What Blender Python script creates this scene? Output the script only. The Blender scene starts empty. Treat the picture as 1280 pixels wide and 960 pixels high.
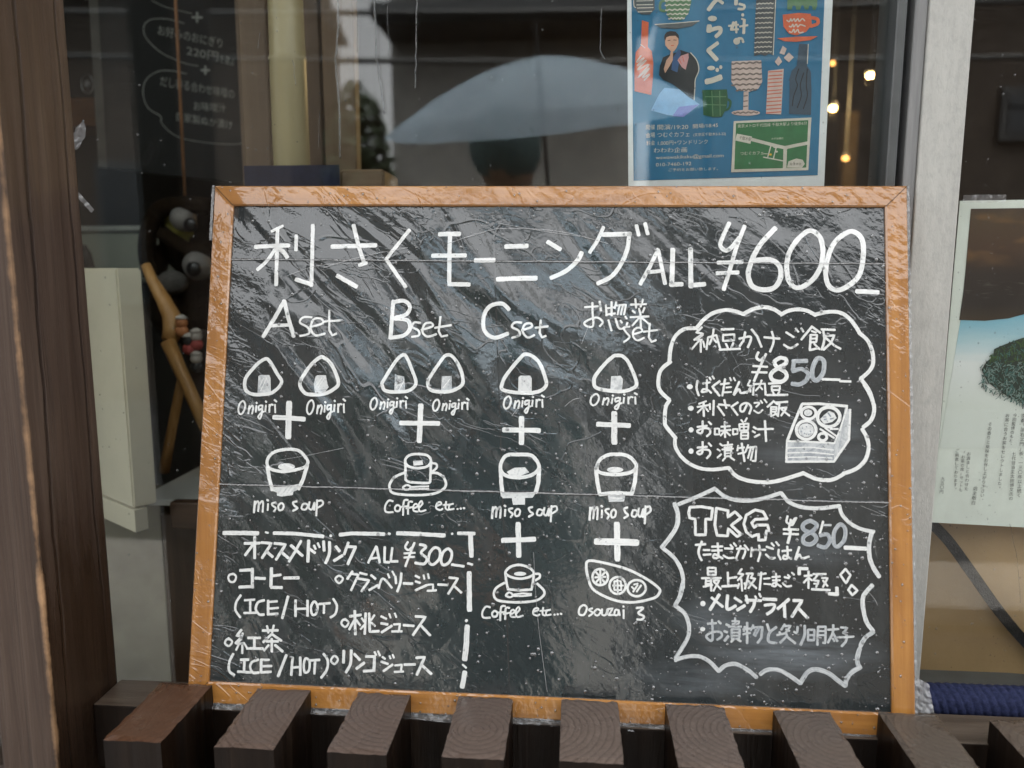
import bpy, bmesh, math, random
from mathutils import Vector, Matrix
from mathutils import noise as mnoise
random.seed(7)
R = math.radians
S = bpy.context.scene
COL = S.collection

# ---------------------------------------------------------------- camera, sky, sun, exposure
CZ = 1.25                                   # height of the lens above the street
PITCH, YAW, F = R(8.33), R(4.4), 962.0      # focal length in pixels of a 1280 px wide picture
cam = bpy.data.cameras.new('camera'); co = bpy.data.objects.new('camera', cam); COL.objects.link(co)
co.location = (0, 0, CZ); co.rotation_euler = (math.pi / 2 - PITCH, 0, YAW)
cam.sensor_width = 36; cam.lens = 36 * F / 1280; cam.clip_start = 0.02; cam.clip_end = 400
cam.dof.use_dof = True; cam.dof.focus_distance = 0.68; cam.dof.aperture_fstop = 4.2
S.camera = co
W = bpy.data.worlds.new('World'); S.world = W; W.use_nodes = True
nt = W.node_tree; bg = nt.nodes['Background']
sky = nt.nodes.new('ShaderNodeTexSky'); sky.sky_type = 'NISHITA'; sky.sun_disc = False
SUN_EL, SUN_AZ = R(66), R(25)
sky.sun_elevation = SUN_EL; sky.sun_rotation = SUN_AZ; sky.dust_density = 4.0; sky.air_density = 1.0
hs = nt.nodes.new('ShaderNodeHueSaturation'); hs.inputs['Saturation'].default_value = 0.06
nt.links.new(sky.outputs[0], hs.inputs['Color']); nt.links.new(hs.outputs[0], bg.inputs['Color'])
bg.inputs['Strength'].default_value = 0.15
sl = bpy.data.lights.new('sun', 'SUN'); sl.energy = 1.5; sl.angle = R(25); sl.color = (1, .95, .86)
so = bpy.data.objects.new('sun', sl); COL.objects.link(so)
so.rotation_euler = (R(90) - SUN_EL, 0, R(155)); so.location = (0, -3, 6)
S.view_settings.view_transform = 'Standard'; S.view_settings.look = 'None'
S.view_settings.exposure = 2.65; S.view_settings.gamma = 1; S.view_settings.use_curve_mapping = False
S.cycles.use_denoising = True; S.cycles.max_bounces = 10; S.cycles.transparent_max_bounces = 16
S.cycles.glossy_bounces = 5; S.cycles.transmission_bounces = 8; S.cycles.caustics_reflective = False
S.cycles.caustics_refractive = False; S.cycles.sample_clamp_indirect = 6

# ---------------------------------------------------------------- sight-line helpers (measure the photo, place at a real depth)
fwd = Vector((-math.sin(YAW) * math.cos(PITCH), math.cos(YAW) * math.cos(PITCH), -math.sin(PITCH)))
rgt = Vector((math.cos(YAW), math.sin(YAW), 0)); upv = rgt.cross(fwd)
C0 = Vector((0, 0, CZ))
def ray(px, py): return rgt * ((px - 640) / F) - upv * ((py - 480) / F) + fwd
def PY(px, py, y): d = ray(px, py); return C0 + d * (y / d.y)
def PZ(px, py, z): d = ray(px, py); return C0 + d * ((z - CZ) / d.z)
GY = 0.710                                   # outer face of the window glass
def MIR(px, py, y):                          # where a thing at depth y behind the lens stands to be mirrored at px, py
    p = PY(px, py, 2 * GY - y); return Vector((p.x, y, p.z))

# ---------------------------------------------------------------- materials
def mat(name):
    m = bpy.data.materials.new(name); m.use_nodes = True
    n = m.node_tree; b = n.nodes['Principled BSDF']; return m, n, b
def node(n, t, **kw):
    x = n.nodes.new(t)
    for k, v in kw.items():
        if k in x.inputs: x.inputs[k].default_value = v
        else: setattr(x, k, v)
    return x
def L(n, a, b): n.links.new(a, b)
def coords(n, scale=(1, 1, 1), rot=(0, 0, 0), kind='Object', loc=(0, 0, 0)):
    tc = node(n, 'ShaderNodeTexCoord'); mp = node(n, 'ShaderNodeMapping')
    mp.inputs['Scale'].default_value = scale; mp.inputs['Rotation'].default_value = rot; mp.inputs['Location'].default_value = loc
    L(n, tc.outputs[kind], mp.inputs[0]); return mp.outputs[0]
def grain(n, along, across, ang):            # noise space stretched along a direction in the board's face
    tc = node(n, 'ShaderNodeTexCoord'); mp = node(n, 'ShaderNodeMapping', vector_type='TEXTURE')
    mp.inputs['Rotation'].default_value = (0, 0, ang); mp.inputs['Scale'].default_value = (1 / along, 1 / across, 1 / across)
    L(n, tc.outputs['Object'], mp.inputs[0]); return mp.outputs[0]
def noise(n, vec, scale, detail=3, rough=.5, typ='FBM', dist=0):
    x = node(n, 'ShaderNodeTexNoise', noise_type=typ); x.inputs['Scale'].default_value = scale
    x.inputs['Detail'].default_value = detail; x.inputs['Roughness'].default_value = rough; x.inputs['Distortion'].default_value = dist
    L(n, vec, x.inputs['Vector']); return x.outputs[0]
def ramp(n, fac, stops):
    r = node(n, 'ShaderNodeValToRGB'); e = r.color_ramp.elements
    while len(e) < len(stops): e.new(0.5)
    for i, (p, c) in enumerate(stops):
        e[i].position = p; e[i].color = (c, c, c, 1) if isinstance(c, (int, float)) else (*c, 1)
    L(n, fac, r.inputs[0]); return r.outputs[0]
def math_(n, op, a, b=None, clamp=False):
    x = node(n, 'ShaderNodeMath', operation=op, use_clamp=clamp)
    for i, v in enumerate((a, b)):
        if v is None: continue
        if isinstance(v, (int, float)): x.inputs[i].default_value = v
        else: L(n, v, x.inputs[i])
    return x.outputs[0]
def mixc(n, fac, a, b, typ='MIX'):
    x = node(n, 'ShaderNodeMix', data_type='RGBA', blend_type=typ)
    for i, v in ((0, fac), (6, a), (7, b)):
        if isinstance(v, (int, float)): x.inputs[i].default_value = v
        elif isinstance(v, tuple): x.inputs[i].default_value = (*v, 1)
        else: L(n, v, x.inputs[i])
    return x.outputs[2]
def bump(n, h, dist=1.0, strength=1.0, normal=None):
    x = node(n, 'ShaderNodeBump'); x.inputs['Distance'].default_value = dist; x.inputs['Strength'].default_value = strength
    L(n, h, x.inputs['Height'])
    if normal is not None: L(n, normal, x.inputs['Normal'])
    return x.outputs[0]
def plain(name, col, rough=.6, var=.25, scale=30, spec=.4, metal=0, bmp=0.0, stretch=(1, 1, 1), kind='Object', dirt=0.0):
    m, n, b = mat(name)
    v = coords(n, stretch, kind=kind); f = noise(n, v, scale, 5, .6)
    lo = tuple(c * (1 - var) for c in col); hi = tuple(min(1, c * (1 + var)) for c in col)
    c = ramp(n, f, [(.3, lo), (.7, hi)])
    if dirt:
        g = ramp(n, noise(n, v, scale * .23, 6, .7), [(.5, 0), (.75, dirt)])
        c = mixc(n, g, c, tuple(x * .35 for x in col))
    L(n, c, b.inputs['Base Color']); b.inputs['Roughness'].default_value = rough
    b.inputs['Specular IOR Level'].default_value = spec; b.inputs['Metallic'].default_value = metal
    if bmp: L(n, bump(n, noise(n, v, scale * 3, 4, .6), bmp), b.inputs['Normal'])
    return m
def wood(name, dark, light, axis=2, scale=1.0, rough=.5, spec=.4, bmp=.0006, kind='Object'):
    m, n, b = mat(name)
    st = [26, 26, 26]; st[axis] = 1.6
    v = coords(n, tuple(s * scale for s in st), kind=kind)
    f = noise(n, v, 3.0, 6, .62, dist=.6); g = noise(n, v, 11, 3, .6)
    h = math_(n, 'ADD', math_(n, 'MULTIPLY', f, .7), math_(n, 'MULTIPLY', g, .3))
    L(n, ramp(n, h, [(.32, dark), (.68, light)]), b.inputs['Base Color'])
    b.inputs['Roughness'].default_value = rough; b.inputs['Specular IOR Level'].default_value = spec
    L(n, bump(n, h, bmp), b.inputs['Normal']); return m

def film(n, b, fold=True, crinkle=.0003, big=.0028, rough=.10, weight=1.0, fs=1.0, lines=1.0):
    """clear plastic wrap drawn tight over the board: a clear coat with wrinkles, folds and tight and loose patches"""
    tc = node(n, 'ShaderNodeTexCoord'); sp = node(n, 'ShaderNodeSeparateXYZ'); L(n, tc.outputs['Object'], sp.inputs[0])
    x, y = sp.outputs[0], sp.outputs[1]
    ul = math_(n, 'SUBTRACT', math_(n, 'SUBTRACT', math_(n, 'MULTIPLY', y, 2.0), math_(n, 'MULTIPLY', x, 2.3)), .30)     # more slack to the upper left
    ul = math_(n, 'ADD', math_(n, 'MULTIPLY', math_(n, 'ADD', ul, 0.0, True), .80), .055)
    v1 = grain(n, 4.5, 16, R(-47)); v2 = grain(n, 10, 42, R(-52))
    a1 = noise(n, v1, 1.0, 2.0, .5, dist=.7); a2 = noise(n, v2, 1.0, 2, .55, 'RIDGED_MULTIFRACTAL', .4)
    v3 = grain(n, .7, 1, R(-35)); a3 = noise(n, v3, 70 * fs, 2, .5); a4 = noise(n, v3, 38 * fs, 3, .6, 'RIDGED_MULTIFRACTAL'); a5 = noise(n, v3, 210, 2.5, .6)
    h = math_(n, 'MULTIPLY', math_(n, 'MULTIPLY', a1, big * 8.0), ul)
    h = math_(n, 'ADD', h, math_(n, 'MULTIPLY', math_(n, 'MULTIPLY', a2, .0012), ul))
    ex = math_(n, 'SUBTRACT', math_(n, 'ABSOLUTE', x), .245); ey = math_(n, 'SUBTRACT', math_(n, 'ABSOLUTE', math_(n, 'SUBTRACT', y, .225)), .185)
    edge = math_(n, 'MULTIPLY', math_(n, 'MAXIMUM', math_(n, 'MAXIMUM', ex, ey), 0.0), 26.0, True); edge = math_(n, 'MULTIPLY', edge, math_(n, 'ADD', math_(n, 'MULTIPLY', ul, 1.0), .22), True)     # bunched towards the frame
    ck = math_(n, 'MULTIPLY', math_(n, 'ADD', a3, math_(n, 'MULTIPLY', a4, .9)), math_(n, 'MULTIPLY', math_(n, 'ADD', math_(n, 'MULTIPLY', edge, 2.2), 1.0), crinkle))
    msk = ramp(n, noise(n, tc.outputs['Object'], 17, 3, .6), [(.38, .12), (.66, 1.0)])
    if not fold: ck = math_(n, 'MULTIPLY', ck, math_(n, 'MULTIPLY', msk, 1.5)); edge = math_(n, 'MULTIPLY', edge, msk)
    h = math_(n, 'ADD', h, ck); h = math_(n, 'ADD', h, math_(n, 'MULTIPLY', math_(n, 'MULTIPLY', a5, math_(n, 'ADD', edge, .12)), .0010))
    for sc, wd, am, msc in ((1.0, .014, .0007, 9), (2.3, .02, .0005, 16), (.55, .008, .0006, 6)):     # sharp little creases, broken up
        q = noise(n, grain(n, 9 * sc, 19 * sc, R(-44 + 9 * sc)), 1.0, 2.5, .55, dist=.8)
        ln = math_(n, 'SUBTRACT', 1.0, math_(n, 'DIVIDE', math_(n, 'ABSOLUTE', math_(n, 'SUBTRACT', q, .5)), wd), True)
        mk = ramp(n, noise(n, tc.outputs['Object'], msc, 2, .5), [(.47, .0), (.62, 1.0)])
        amt = math_(n, 'MULTIPLY', math_(n, 'ADD', math_(n, 'MULTIPLY', ul, .75), math_(n, 'ADD', math_(n, 'MULTIPLY', edge, .5), .16)), am * lines)
        h = math_(n, 'ADD', h, math_(n, 'MULTIPLY', math_(n, 'MULTIPLY', ln, mk), amt))
    if fold:
        for y0, w in FOLDS:
            wob = math_(n, 'MULTIPLY', math_(n, 'SUBTRACT', noise(n, tc.outputs['Object'], 30, 2), .5), .0016)
            d = math_(n, 'ABSOLUTE', math_(n, 'SUBTRACT', math_(n, 'ADD', y, wob), y0))
            h = math_(n, 'ADD', h, math_(n, 'MULTIPLY', math_(n, 'SUBTRACT', 1.0, math_(n, 'DIVIDE', d, w), True), .0011))
        d = math_(n, 'ABSOLUTE', math_(n, 'SUBTRACT', math_(n, 'ADD', x, math_(n, 'MULTIPLY', y, .06)), -.024))
        h = math_(n, 'ADD', h, math_(n, 'MULTIPLY', math_(n, 'SUBTRACT', 1.0, math_(n, 'DIVIDE', d, .0006), True), .0002))
    b.inputs['Coat Weight'].default_value = weight; b.inputs['Coat Roughness'].default_value = rough
    b.inputs['Coat IOR'].default_value = 1.84
    L(n, bump(n, h, 1.0), b.inputs['Coat Normal'])

def clear_mat(name, ior=1.5, tint=(1, 1, 1), rough=0.0, gloss=1.0, bmp=None, haze=0.0):
    m = bpy.data.materials.new(name); m.use_nodes = True; n = m.node_tree; n.nodes.clear()
    out = node(n, 'ShaderNodeOutputMaterial'); mx = node(n, 'ShaderNodeMixShader')
    tr = node(n, 'ShaderNodeBsdfTransparent'); tr.inputs[0].default_value = (*tint, 1)
    gl = node(n, 'ShaderNodeBsdfGlossy'); gl.inputs['Roughness'].default_value = rough; gl.inputs[0].default_value = (gloss,) * 3 + (1,)
    fr = node(n, 'ShaderNodeFresnel'); gm = node(n, 'ShaderNodeNewGeometry'); L(n, math_(n, 'ADD', math_(n, 'MULTIPLY', gm.outputs['Backfacing'], 1 / ior - ior), ior), fr.inputs[0])
    L(n, fr.outputs[0], mx.inputs[0]); L(n, tr.outputs[0], mx.inputs[1]); L(n, gl.outputs[0], mx.inputs[2])
    src = mx.outputs[0]
    if bmp:
        bn = bump(n, noise(n, coords(n), bmp[0], 3, .6, 'RIDGED_MULTIFRACTAL'), bmp[1]); L(n, bn, gl.inputs['Normal']); L(n, bn, fr.inputs['Normal'])
    if haze:
        df = node(n, 'ShaderNodeBsdfDiffuse'); df.inputs[0].default_value = (.6, .6, .6, 1); m2 = node(n, 'ShaderNodeMixShader')
        m2.inputs[0].default_value = haze; L(n, src, m2.inputs[1]); L(n, df.outputs[0], m2.inputs[2]); src = m2.outputs[0]
    L(n, src, out.inputs[0]); return m
def emit(name, col, s):
    m, n, b = mat(name); b.inputs['Base Color'].default_value = (*col, 1); b.inputs['Emission Color'].default_value = (*col, 1)
    b.inputs['Emission Strength'].default_value = s; return m

# ---------------------------------------------------------------- object helpers
def empty(name, loc, label=None, cat=None, group=None):
    o = bpy.data.objects.new(name, None); COL.objects.link(o); o.location = loc; o.empty_display_size = .05
    tag(o, label, cat, group); return o
def tag(o, label=None, cat=None, group=None, kind=None):
    if label: o['label'] = label
    if cat: o['category'] = cat
    if group: o['group'] = group
    if kind: o['kind'] = kind
    return o
def link(name, bm, m, parent=None, local=False, smooth=False, loc=None, wrel=False):
    me = bpy.data.meshes.new(name)
    if not local:
        off = Vector(loc) if loc is not None else (parent_world(parent) if parent else Vector())
        for v in bm.verts: v.co -= off
    bm.normal_update(); bm.to_mesh(me); bm.free()
    for x in (m if isinstance(m, (list, tuple)) else [m]): me.materials.append(x)
    if smooth:
        for p in me.polygons: p.use_smooth = True
    o = bpy.data.objects.new(name, me); COL.objects.link(o)
    if parent: o.parent = parent
    if loc is not None: o.location = loc
    return o
def parent_world(p):
    v = Vector()
    while p: v += p.location; p = p.parent
    return v
def add_box(bm, lo, hi, bev=0, seg=1):
    r = bmesh.ops.create_cube(bm, size=1); vs = r['verts']
    lo, hi = Vector(lo), Vector(hi)
    for v in vs: v.co = Vector((lo[i] + (v.co[i] + .5) * (hi[i] - lo[i]) for i in range(3)))
    if bev:
        es = list({e for v in vs for e in v.link_edges})
        bmesh.ops.bevel(bm, geom=es, offset=bev, segments=seg, affect='EDGES', profile=.5)
    return vs
def box(lo, hi, bev=0, seg=1): bm = bmesh.new(); add_box(bm, lo, hi, bev, seg); return bm
def add_prism(bm, pts, d):                   # polygon pts (3-D) extruded by vector d
    d = Vector(d); a = [bm.verts.new(Vector(p)) for p in pts]; b = [bm.verts.new(Vector(p) + d) for p in pts]
    n = len(a); bm.faces.new(a); bm.faces.new(b[::-1])
    for i in range(n): bm.faces.new((a[i], b[i], b[(i + 1) % n], a[(i + 1) % n]))
def prism(pts, d): bm = bmesh.new(); add_prism(bm, pts, d); bmesh.ops.recalc_face_normals(bm, faces=bm.faces); return bm
def add_tube(bm, pts, rad, seg=10, caps=True):
    pts = [Vector(p) for p in pts]; rings = []; prev = None
    for i, p in enumerate(pts):
        t = (pts[min(i + 1, len(pts) - 1)] - pts[max(i - 1, 0)]).normalized()
        a = Vector((0, 0, 1)) if abs(t.z) < .9 else Vector((1, 0, 0))
        if prev is not None: a = prev
        u = (a - t * a.dot(t)).normalized(); prev = u; w = t.cross(u)
        r = rad[i] if isinstance(rad, (list, tuple)) else rad
        rings.append([bm.verts.new(p + (u * math.cos(k * 2 * math.pi / seg) + w * math.sin(k * 2 * math.pi / seg)) * r) for k in range(seg)])
    for a, b in zip(rings, rings[1:]):
        for k in range(seg): bm.faces.new((a[k], a[(k + 1) % seg], b[(k + 1) % seg], b[k]))
    if caps: bm.faces.new(rings[0][::-1]); bm.faces.new(rings[-1])
def tube(pts, rad, seg=10): bm = bmesh.new(); add_tube(bm, pts, rad, seg); return bm
def add_ball(bm, c, r, sc=(1, 1, 1), seg=16, ring=10, rot=None):
    q = bmesh.ops.create_uvsphere(bm, u_segments=seg, v_segments=ring, radius=r)
    for v in q['verts']:
        k = Vector((v.co.x * sc[0], v.co.y * sc[1], v.co.z * sc[2]))
        if rot: k = rot @ k
        v.co = k + Vector(c)
def ball(c, r, sc=(1, 1, 1), seg=16, ring=10, rot=None): bm = bmesh.new(); add_ball(bm, c, r, sc, seg, ring, rot); return bm
def add_lathe(bm, c, prof, seg=24):
    c = Vector(c); rings = [[bm.verts.new(c + Vector((r * math.cos(k * 2 * math.pi / seg), r * math.sin(k * 2 * math.pi / seg), z))) for k in range(seg)] for r, z in prof]
    for a, b in zip(rings, rings[1:]):
        for k in range(seg): bm.faces.new((a[k], a[(k + 1) % seg], b[(k + 1) % seg], b[k]))
    bm.faces.new(rings[0][::-1]); bm.faces.new(rings[-1])
def lathe(c, prof, seg=24): bm = bmesh.new(); add_lathe(bm, c, prof, seg); return bm
def catmull(p, closed=False, step=5):
    n = len(p); out = []
    if n < 3: return p
    rng = range(n) if closed else range(n - 1)
    for i in rng:
        g = (lambda k: p[k % n]) if closed else (lambda k: p[max(0, min(n - 1, k))])
        a, b, c, d = g(i - 1), g(i), g(i + 1), g(i + 2)
        for s in range(step):
            t = s / step
            out.append(tuple(.5 * (2 * b[k] + (c[k] - a[k]) * t + (2 * a[k] - 5 * b[k] + 4 * c[k] - d[k]) * t * t + (3 * b[k] - a[k] - 3 * c[k] + d[k]) * t ** 3) for k in (0, 1)))
    out.append(p[0] if closed else p[-1]); return out
def resample(p, d):
    out = [p[0]]; acc = 0
    for a, b in zip(p, p[1:]):
        ln = math.dist(a, b)
        if ln < 1e-9: continue
        k = max(1, int(ln / d))
        for s in range(1, k + 1): out.append((a[0] + (b[0] - a[0]) * s / k, a[1] + (b[1] - a[1]) * s / k))
    return out

class Ink:
    """flat ribbons and patches of chalk marker or print in a plane: (x, y, z-lift) local, with ink strength and along/across coordinates"""
    def __init__(s, rough=.07): s.v = []; s.f = []; s.uv = []; s.ink = []; s.k = 0; s.rough = rough; s.mi = []
    def ribbon(s, pts, w, ink=1.0, z=0.0, m=0, step=None, taper=True):
        step = step or max(w * .55, .0004); pts = resample(pts, step)
        if len(pts) < 2: return
        s.k += 1; zb = z + s.k * 2.0e-7; ph = random.random() * 50; base = len(s.v); ln = 0; n = len(pts)
        ext = w * .28; secs = []
        for i, p in enumerate(pts):
            a = pts[max(i - 1, 0)]; b = pts[min(i + 1, n - 1)]
            tx, ty = b[0] - a[0], b[1] - a[1]; q = math.hypot(tx, ty) or 1e-9; tx /= q; ty /= q
            if i: ln += math.dist(p, pts[i - 1])
            jl = 1 + s.rough * 2 * mnoise.noise((ln / w * .9, ph, 0)); jr = 1 + s.rough * 2 * mnoise.noise((ln / w * .9, ph, 9))
            secs.append((p[0], p[1], tx, ty, jl, jr, ln))
        a = secs[0]; e = secs[-1]
        seq = []
        if taper: seq.append((a[0] - a[2] * ext, a[1] - a[3] * ext, a[2], a[3], a[4] * .62, a[5] * .7, a[6] - ext))
        seq += secs
        if taper: seq.append((e[0] + e[2] * ext, e[1] + e[3] * ext, e[2], e[3], e[4] * .7, e[5] * .6, e[6] + ext))
        for j, (x, y, tx, ty, jl, jr, l) in enumerate(seq):
            zz = zb + j * 2e-8
            s.v.append((x - ty * w / 2 * jl, y + tx * w / 2 * jl, zz)); s.v.append((x + ty * w / 2 * jr, y - tx * w / 2 * jr, zz))
            s.uv += [(l + ph, 0), (l + ph, 1)]; s.ink += [ink, ink]
            if j: k = base + 2 * j; s.f.append((k - 2, k - 1, k + 1, k)); s.mi.append(m)
    def patch(s, pts, ink=1.0, z=0.0, m=0):
        s.k += 1; base = len(s.v); ph = random.random() * 50
        ar = sum(a[0] * b[1] - b[0] * a[1] for a, b in zip(pts, pts[1:] + pts[:1]))
        if ar < 0: pts = pts[::-1]
        for p in pts: s.v.append((p[0], p[1], z + s.k * 2.0e-7)); s.uv.append((p[0] + ph, (p[1] * 150) % 1)); s.ink.append(ink)
        s.f.append(tuple(range(base, base + len(pts)))); s.mi.append(m)
    def build(s, name, m, parent, conv=None):
        me = bpy.data.meshes.new(name); vs = [conv(v) for v in s.v] if conv else s.v
        me.from_pydata(vs, [], s.f)
        for x in (m if isinstance(m, (list, tuple)) else [m]): me.materials.append(x)
        for p, k in zip(me.polygons, s.mi): p.material_index = k
        uvl = me.uv_layers.new(name='UVMap')
        for lp in me.loops: uvl.data[lp.index].uv = s.uv[lp.vertex_index]
        at = me.attributes.new('ink', 'FLOAT', 'POINT'); at.data.foreach_set('value', s.ink)
        # make all faces look out of the board
        bm = bmesh.new(); bm.from_mesh(me); bm.normal_update()
        bm.to_mesh(me); bm.free()
        o = bpy.data.objects.new(name, me); COL.objects.link(o); o.parent = parent; return o
def ell(cx, cy, rx, ry, n=18): return [(cx + rx * math.cos(2 * math.pi * k / n), cy + ry * math.sin(2 * math.pi * k / n)) for k in range(n)]
def nums(t): return [float(q) for q in t]
def pairs(a): return list(zip(a[0::2], a[1::2]))

# ================================================================ STRUCTURE: street, shop shell
M_asph = plain('asphalt', (.05, .05, .052), .35, .3, 40, .5, bmp=.002)
M_pave = plain('pavement', (.22, .21, .2), .45, .2, 25, .5, bmp=.001)
M_plas = plain('plaster', (.40, .39, .36), .8, .12, 6, .2, dirt=.3)
M_brown = plain('brown_wall', (.075, .062, .052), .8, .2, 5, .2, dirt=.4)
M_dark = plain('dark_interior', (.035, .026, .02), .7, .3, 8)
M_roof = plain('roof_tile', (.06, .065, .07), .5, .3, 20)
M_wglass = plain('house_glass', (.02, .025, .03), .08, .1, 3, .5)
M_metal = plain('painted_metal', (.05, .052, .052), .4, .15, 40, .5)
bm = bmesh.new(); add_box(bm, (-120, -120, -.3), (120, -1.6, 0)); tag(link('street', bm, M_asph), kind='structure')
bm = bmesh.new(); add_box(bm, (-120, -1.6, -.3), (120, .72, .12), .01); tag(link('pavement', bm, M_pave), kind='structure')
bm = box((-3, .72, -.3), (3.5, 5.4, .25)); tag(link('floor', bm, plain('floor_boards', (.12, .08, .05), .5, .25, 6)), kind='structure')
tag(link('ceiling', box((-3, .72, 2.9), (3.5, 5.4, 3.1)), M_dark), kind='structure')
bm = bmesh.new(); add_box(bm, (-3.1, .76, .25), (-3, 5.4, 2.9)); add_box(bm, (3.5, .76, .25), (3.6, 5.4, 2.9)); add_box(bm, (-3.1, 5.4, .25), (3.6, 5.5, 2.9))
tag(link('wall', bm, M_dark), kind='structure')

M_front = wood('front_boards', (.03, .02, .014), (.07, .05, .04), 0, .5)
bm = bmesh.new()
add_box(bm, (-3, .722, 2.15), (3.5, .80, 3.6)); add_box(bm, (-3, .722, .12), (3.5, .80, CZ - .53)); add_box(bm, (-3, .722, CZ - .53), (-.75, .80, 2.15)); add_box(bm, (1.15, .722, CZ - .53), (3.5, .80, 2.15))
fw = link('shop_front', bm, M_front, loc=(0, .76, .12)); link('eave', box((-3.2, .30, 2.62), (3.7, .721, 2.70)), M_front, fw)  # shop eave is added out of view to cut light on the front
tag(fw, 'dark boarded shop front wall around the two windows', 'wall')

# ---------------------------------------------------------------- lattice fence in front
def picket_mats():
    m, n, b = mat('picket_side')
    v = coords(n, (60, 60, 3)); oi = node(n, 'ShaderNodeObjectInfo')
    va = node(n, 'ShaderNodeVectorMath', operation='ADD'); L(n, v, va.inputs[0]); L(n, math_(n, 'MULTIPLY', oi.outputs['Random'], 40), va.inputs[1])
    f = noise(n, va.outputs[0], 1.0, 6, .65, dist=.4)
    c = ramp(n, f, [(.3, (.005, .0026, .0015)), (.55, (.010, .0055, .0032)), (.75, (.024, .0145, .0088))])
    L(n, c, b.inputs['Base Color']); L(n, ramp(n, noise(n, va.outputs[0], .4, 3), [(.4, .3), (.6, .6)]), b.inputs['Roughness']); b.inputs['Specular IOR Level'].default_value = .2
    L(n, bump(n, f, .0012), b.inputs['Normal'])
    t, n, b = mat('picket_end_grain')
    tc = node(n, 'ShaderNodeTexCoord'); oi = node(n, 'ShaderNodeObjectInfo')
    cx = node(n, 'ShaderNodeCombineXYZ')
    L(n, math_(n, 'MULTIPLY', math_(n, 'SUBTRACT', oi.outputs['Random'], .5), .09), cx.inputs[0])
    L(n, math_(n, 'ADD', math_(n, 'MULTIPLY', math_(n, 'FRACT', math_(n, 'MULTIPLY', oi.outputs['Random'], 7.3)), .05), -.03), cx.inputs[1])
    va = node(n, 'ShaderNodeVectorMath', operation='ADD'); L(n, tc.outputs['Object'], va.inputs[0]); L(n, cx.outputs[0], va.inputs[1])
    wv = node(n, 'ShaderNodeTexWave', wave_type='RINGS', rings_direction='Z', wave_profile='SAW'); wv.inputs['Scale'].default_value = 62
    wv.inputs['Distortion'].default_value = 2.2; wv.inputs['Detail'].default_value = 3; wv.inputs['Detail Scale'].default_value = .5
    L(n, va.outputs[0], wv.inputs['Vector'])
    g = noise(n, tc.outputs['Object'], 300, 4, .7); g2 = noise(n, va.outputs[0], 35, 4, .6)
    # radial checks
    vc = node(n, 'ShaderNodeTexVoronoi', feature='DISTANCE_TO_EDGE'); vc.inputs['Scale'].default_value = 38
    vm = node(n, 'ShaderNodeMapping'); vm.inputs['Scale'].default_value = (1, .3, .2); vm.inputs['Rotation'].default_value = (0, 0, .6); L(n, va.outputs[0], vm.inputs[0]); L(n, vm.outputs[0], vc.inputs['Vector'])
    crack = ramp(n, vc.outputs['Distance'], [(0, 0), (.018, 1)])
    c = ramp(n, wv.outputs['Fac'], [(0, (.085, .064, .054)), (.72, (.108, .084, .072)), (.9, (.05, .036, .029)), (1, (.032, .022, .017))])
    c = mixc(n, math_(n, 'MULTIPLY', g2, .55), c, (.135, .112, .098)); c = mixc(n, math_(n, 'MULTIPLY', math_(n, 'SUBTRACT', 1, crack), .05), c, (.02, .014, .01))
    c = mixc(n, ramp(n, g, [(.3, .35), (.6, 0)]), c, (.03, .02, .016))
    br = ramp(n, oi.outputs['Random'], [(.0, 0), (.12, 0)])
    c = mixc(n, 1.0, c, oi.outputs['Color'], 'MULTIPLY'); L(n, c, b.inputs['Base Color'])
    L(n, ramp(n, noise(n, va.outputs[0], 22, 4, .6), [(.35, .14), (.58, .42)]), b.inputs['Roughness']); b.inputs['Specular IOR Level'].default_value = .36
    h = math_(n, 'ADD', math_(n, 'MULTIPLY', wv.outputs['Fac'], -.5), math_(n, 'ADD', math_(n, 'MULTIPLY', g, .5), math_(n, 'MULTIPLY', crack, .15)))
    L(n, bump(n, h, .0005), b.inputs['Normal']); return m, t
MS, MT = picket_mats()
ZT = CZ - .345
fence = empty('picket_fence', (.018, .545, .12), 'dark brown wooden fence of thick square-topped pickets in front of the chalkboard', 'fence')
PX = [-.322, -.237, -.152, -.067, .018, .102, .1866, .268, .352]
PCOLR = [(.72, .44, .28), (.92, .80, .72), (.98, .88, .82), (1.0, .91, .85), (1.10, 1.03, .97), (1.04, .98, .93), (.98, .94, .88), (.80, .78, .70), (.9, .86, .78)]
def picket_mesh(w, d, h, seed):
    rnd = random.Random(seed); bm = bmesh.new()
    r = bmesh.ops.create_grid(bm, x_segments=10, y_segments=16, size=.5)
    top = [v for v in bm.verts]
    for v in bm.verts: v.co = Vector((v.co.x * w, v.co.y * d, 0))
    edge = [e for e in bm.edges if e.is_boundary]
    # walls
    ex = bmesh.ops.extrude_edge_only(bm, edges=edge)
    low = [g for g in ex['geom'] if isinstance(g, bmesh.types.BMVert)]
    for v in low: v.co.z = -h
    for v in top:
        onx = abs(abs(v.co.x) - w / 2) < 1e-5; ony = abs(abs(v.co.y) - d / 2) < 1e-5
        k = mnoise.noise((v.co.x * 90 + seed * 9, v.co.y * 90, 0)) * .0005
        v.co.z += k
        if onx or ony:                         # softened, slightly chipped arris
            c = .0012 + abs(mnoise.noise((v.co.x * 240, v.co.y * 240, seed * 3.1))) * .0028
            v.co.z -= c * .7
            if onx: v.co.x -= math.copysign(c * .35, v.co.x)
            if ony: v.co.y -= math.copysign(c * .35, v.co.y)
    bmesh.ops.recalc_face_normals(bm, faces=bm.faces); bm.normal_update()
    for f in bm.faces:
        f.material_index = 1 if f.normal.z > .35 else 0
    return bm
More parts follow.
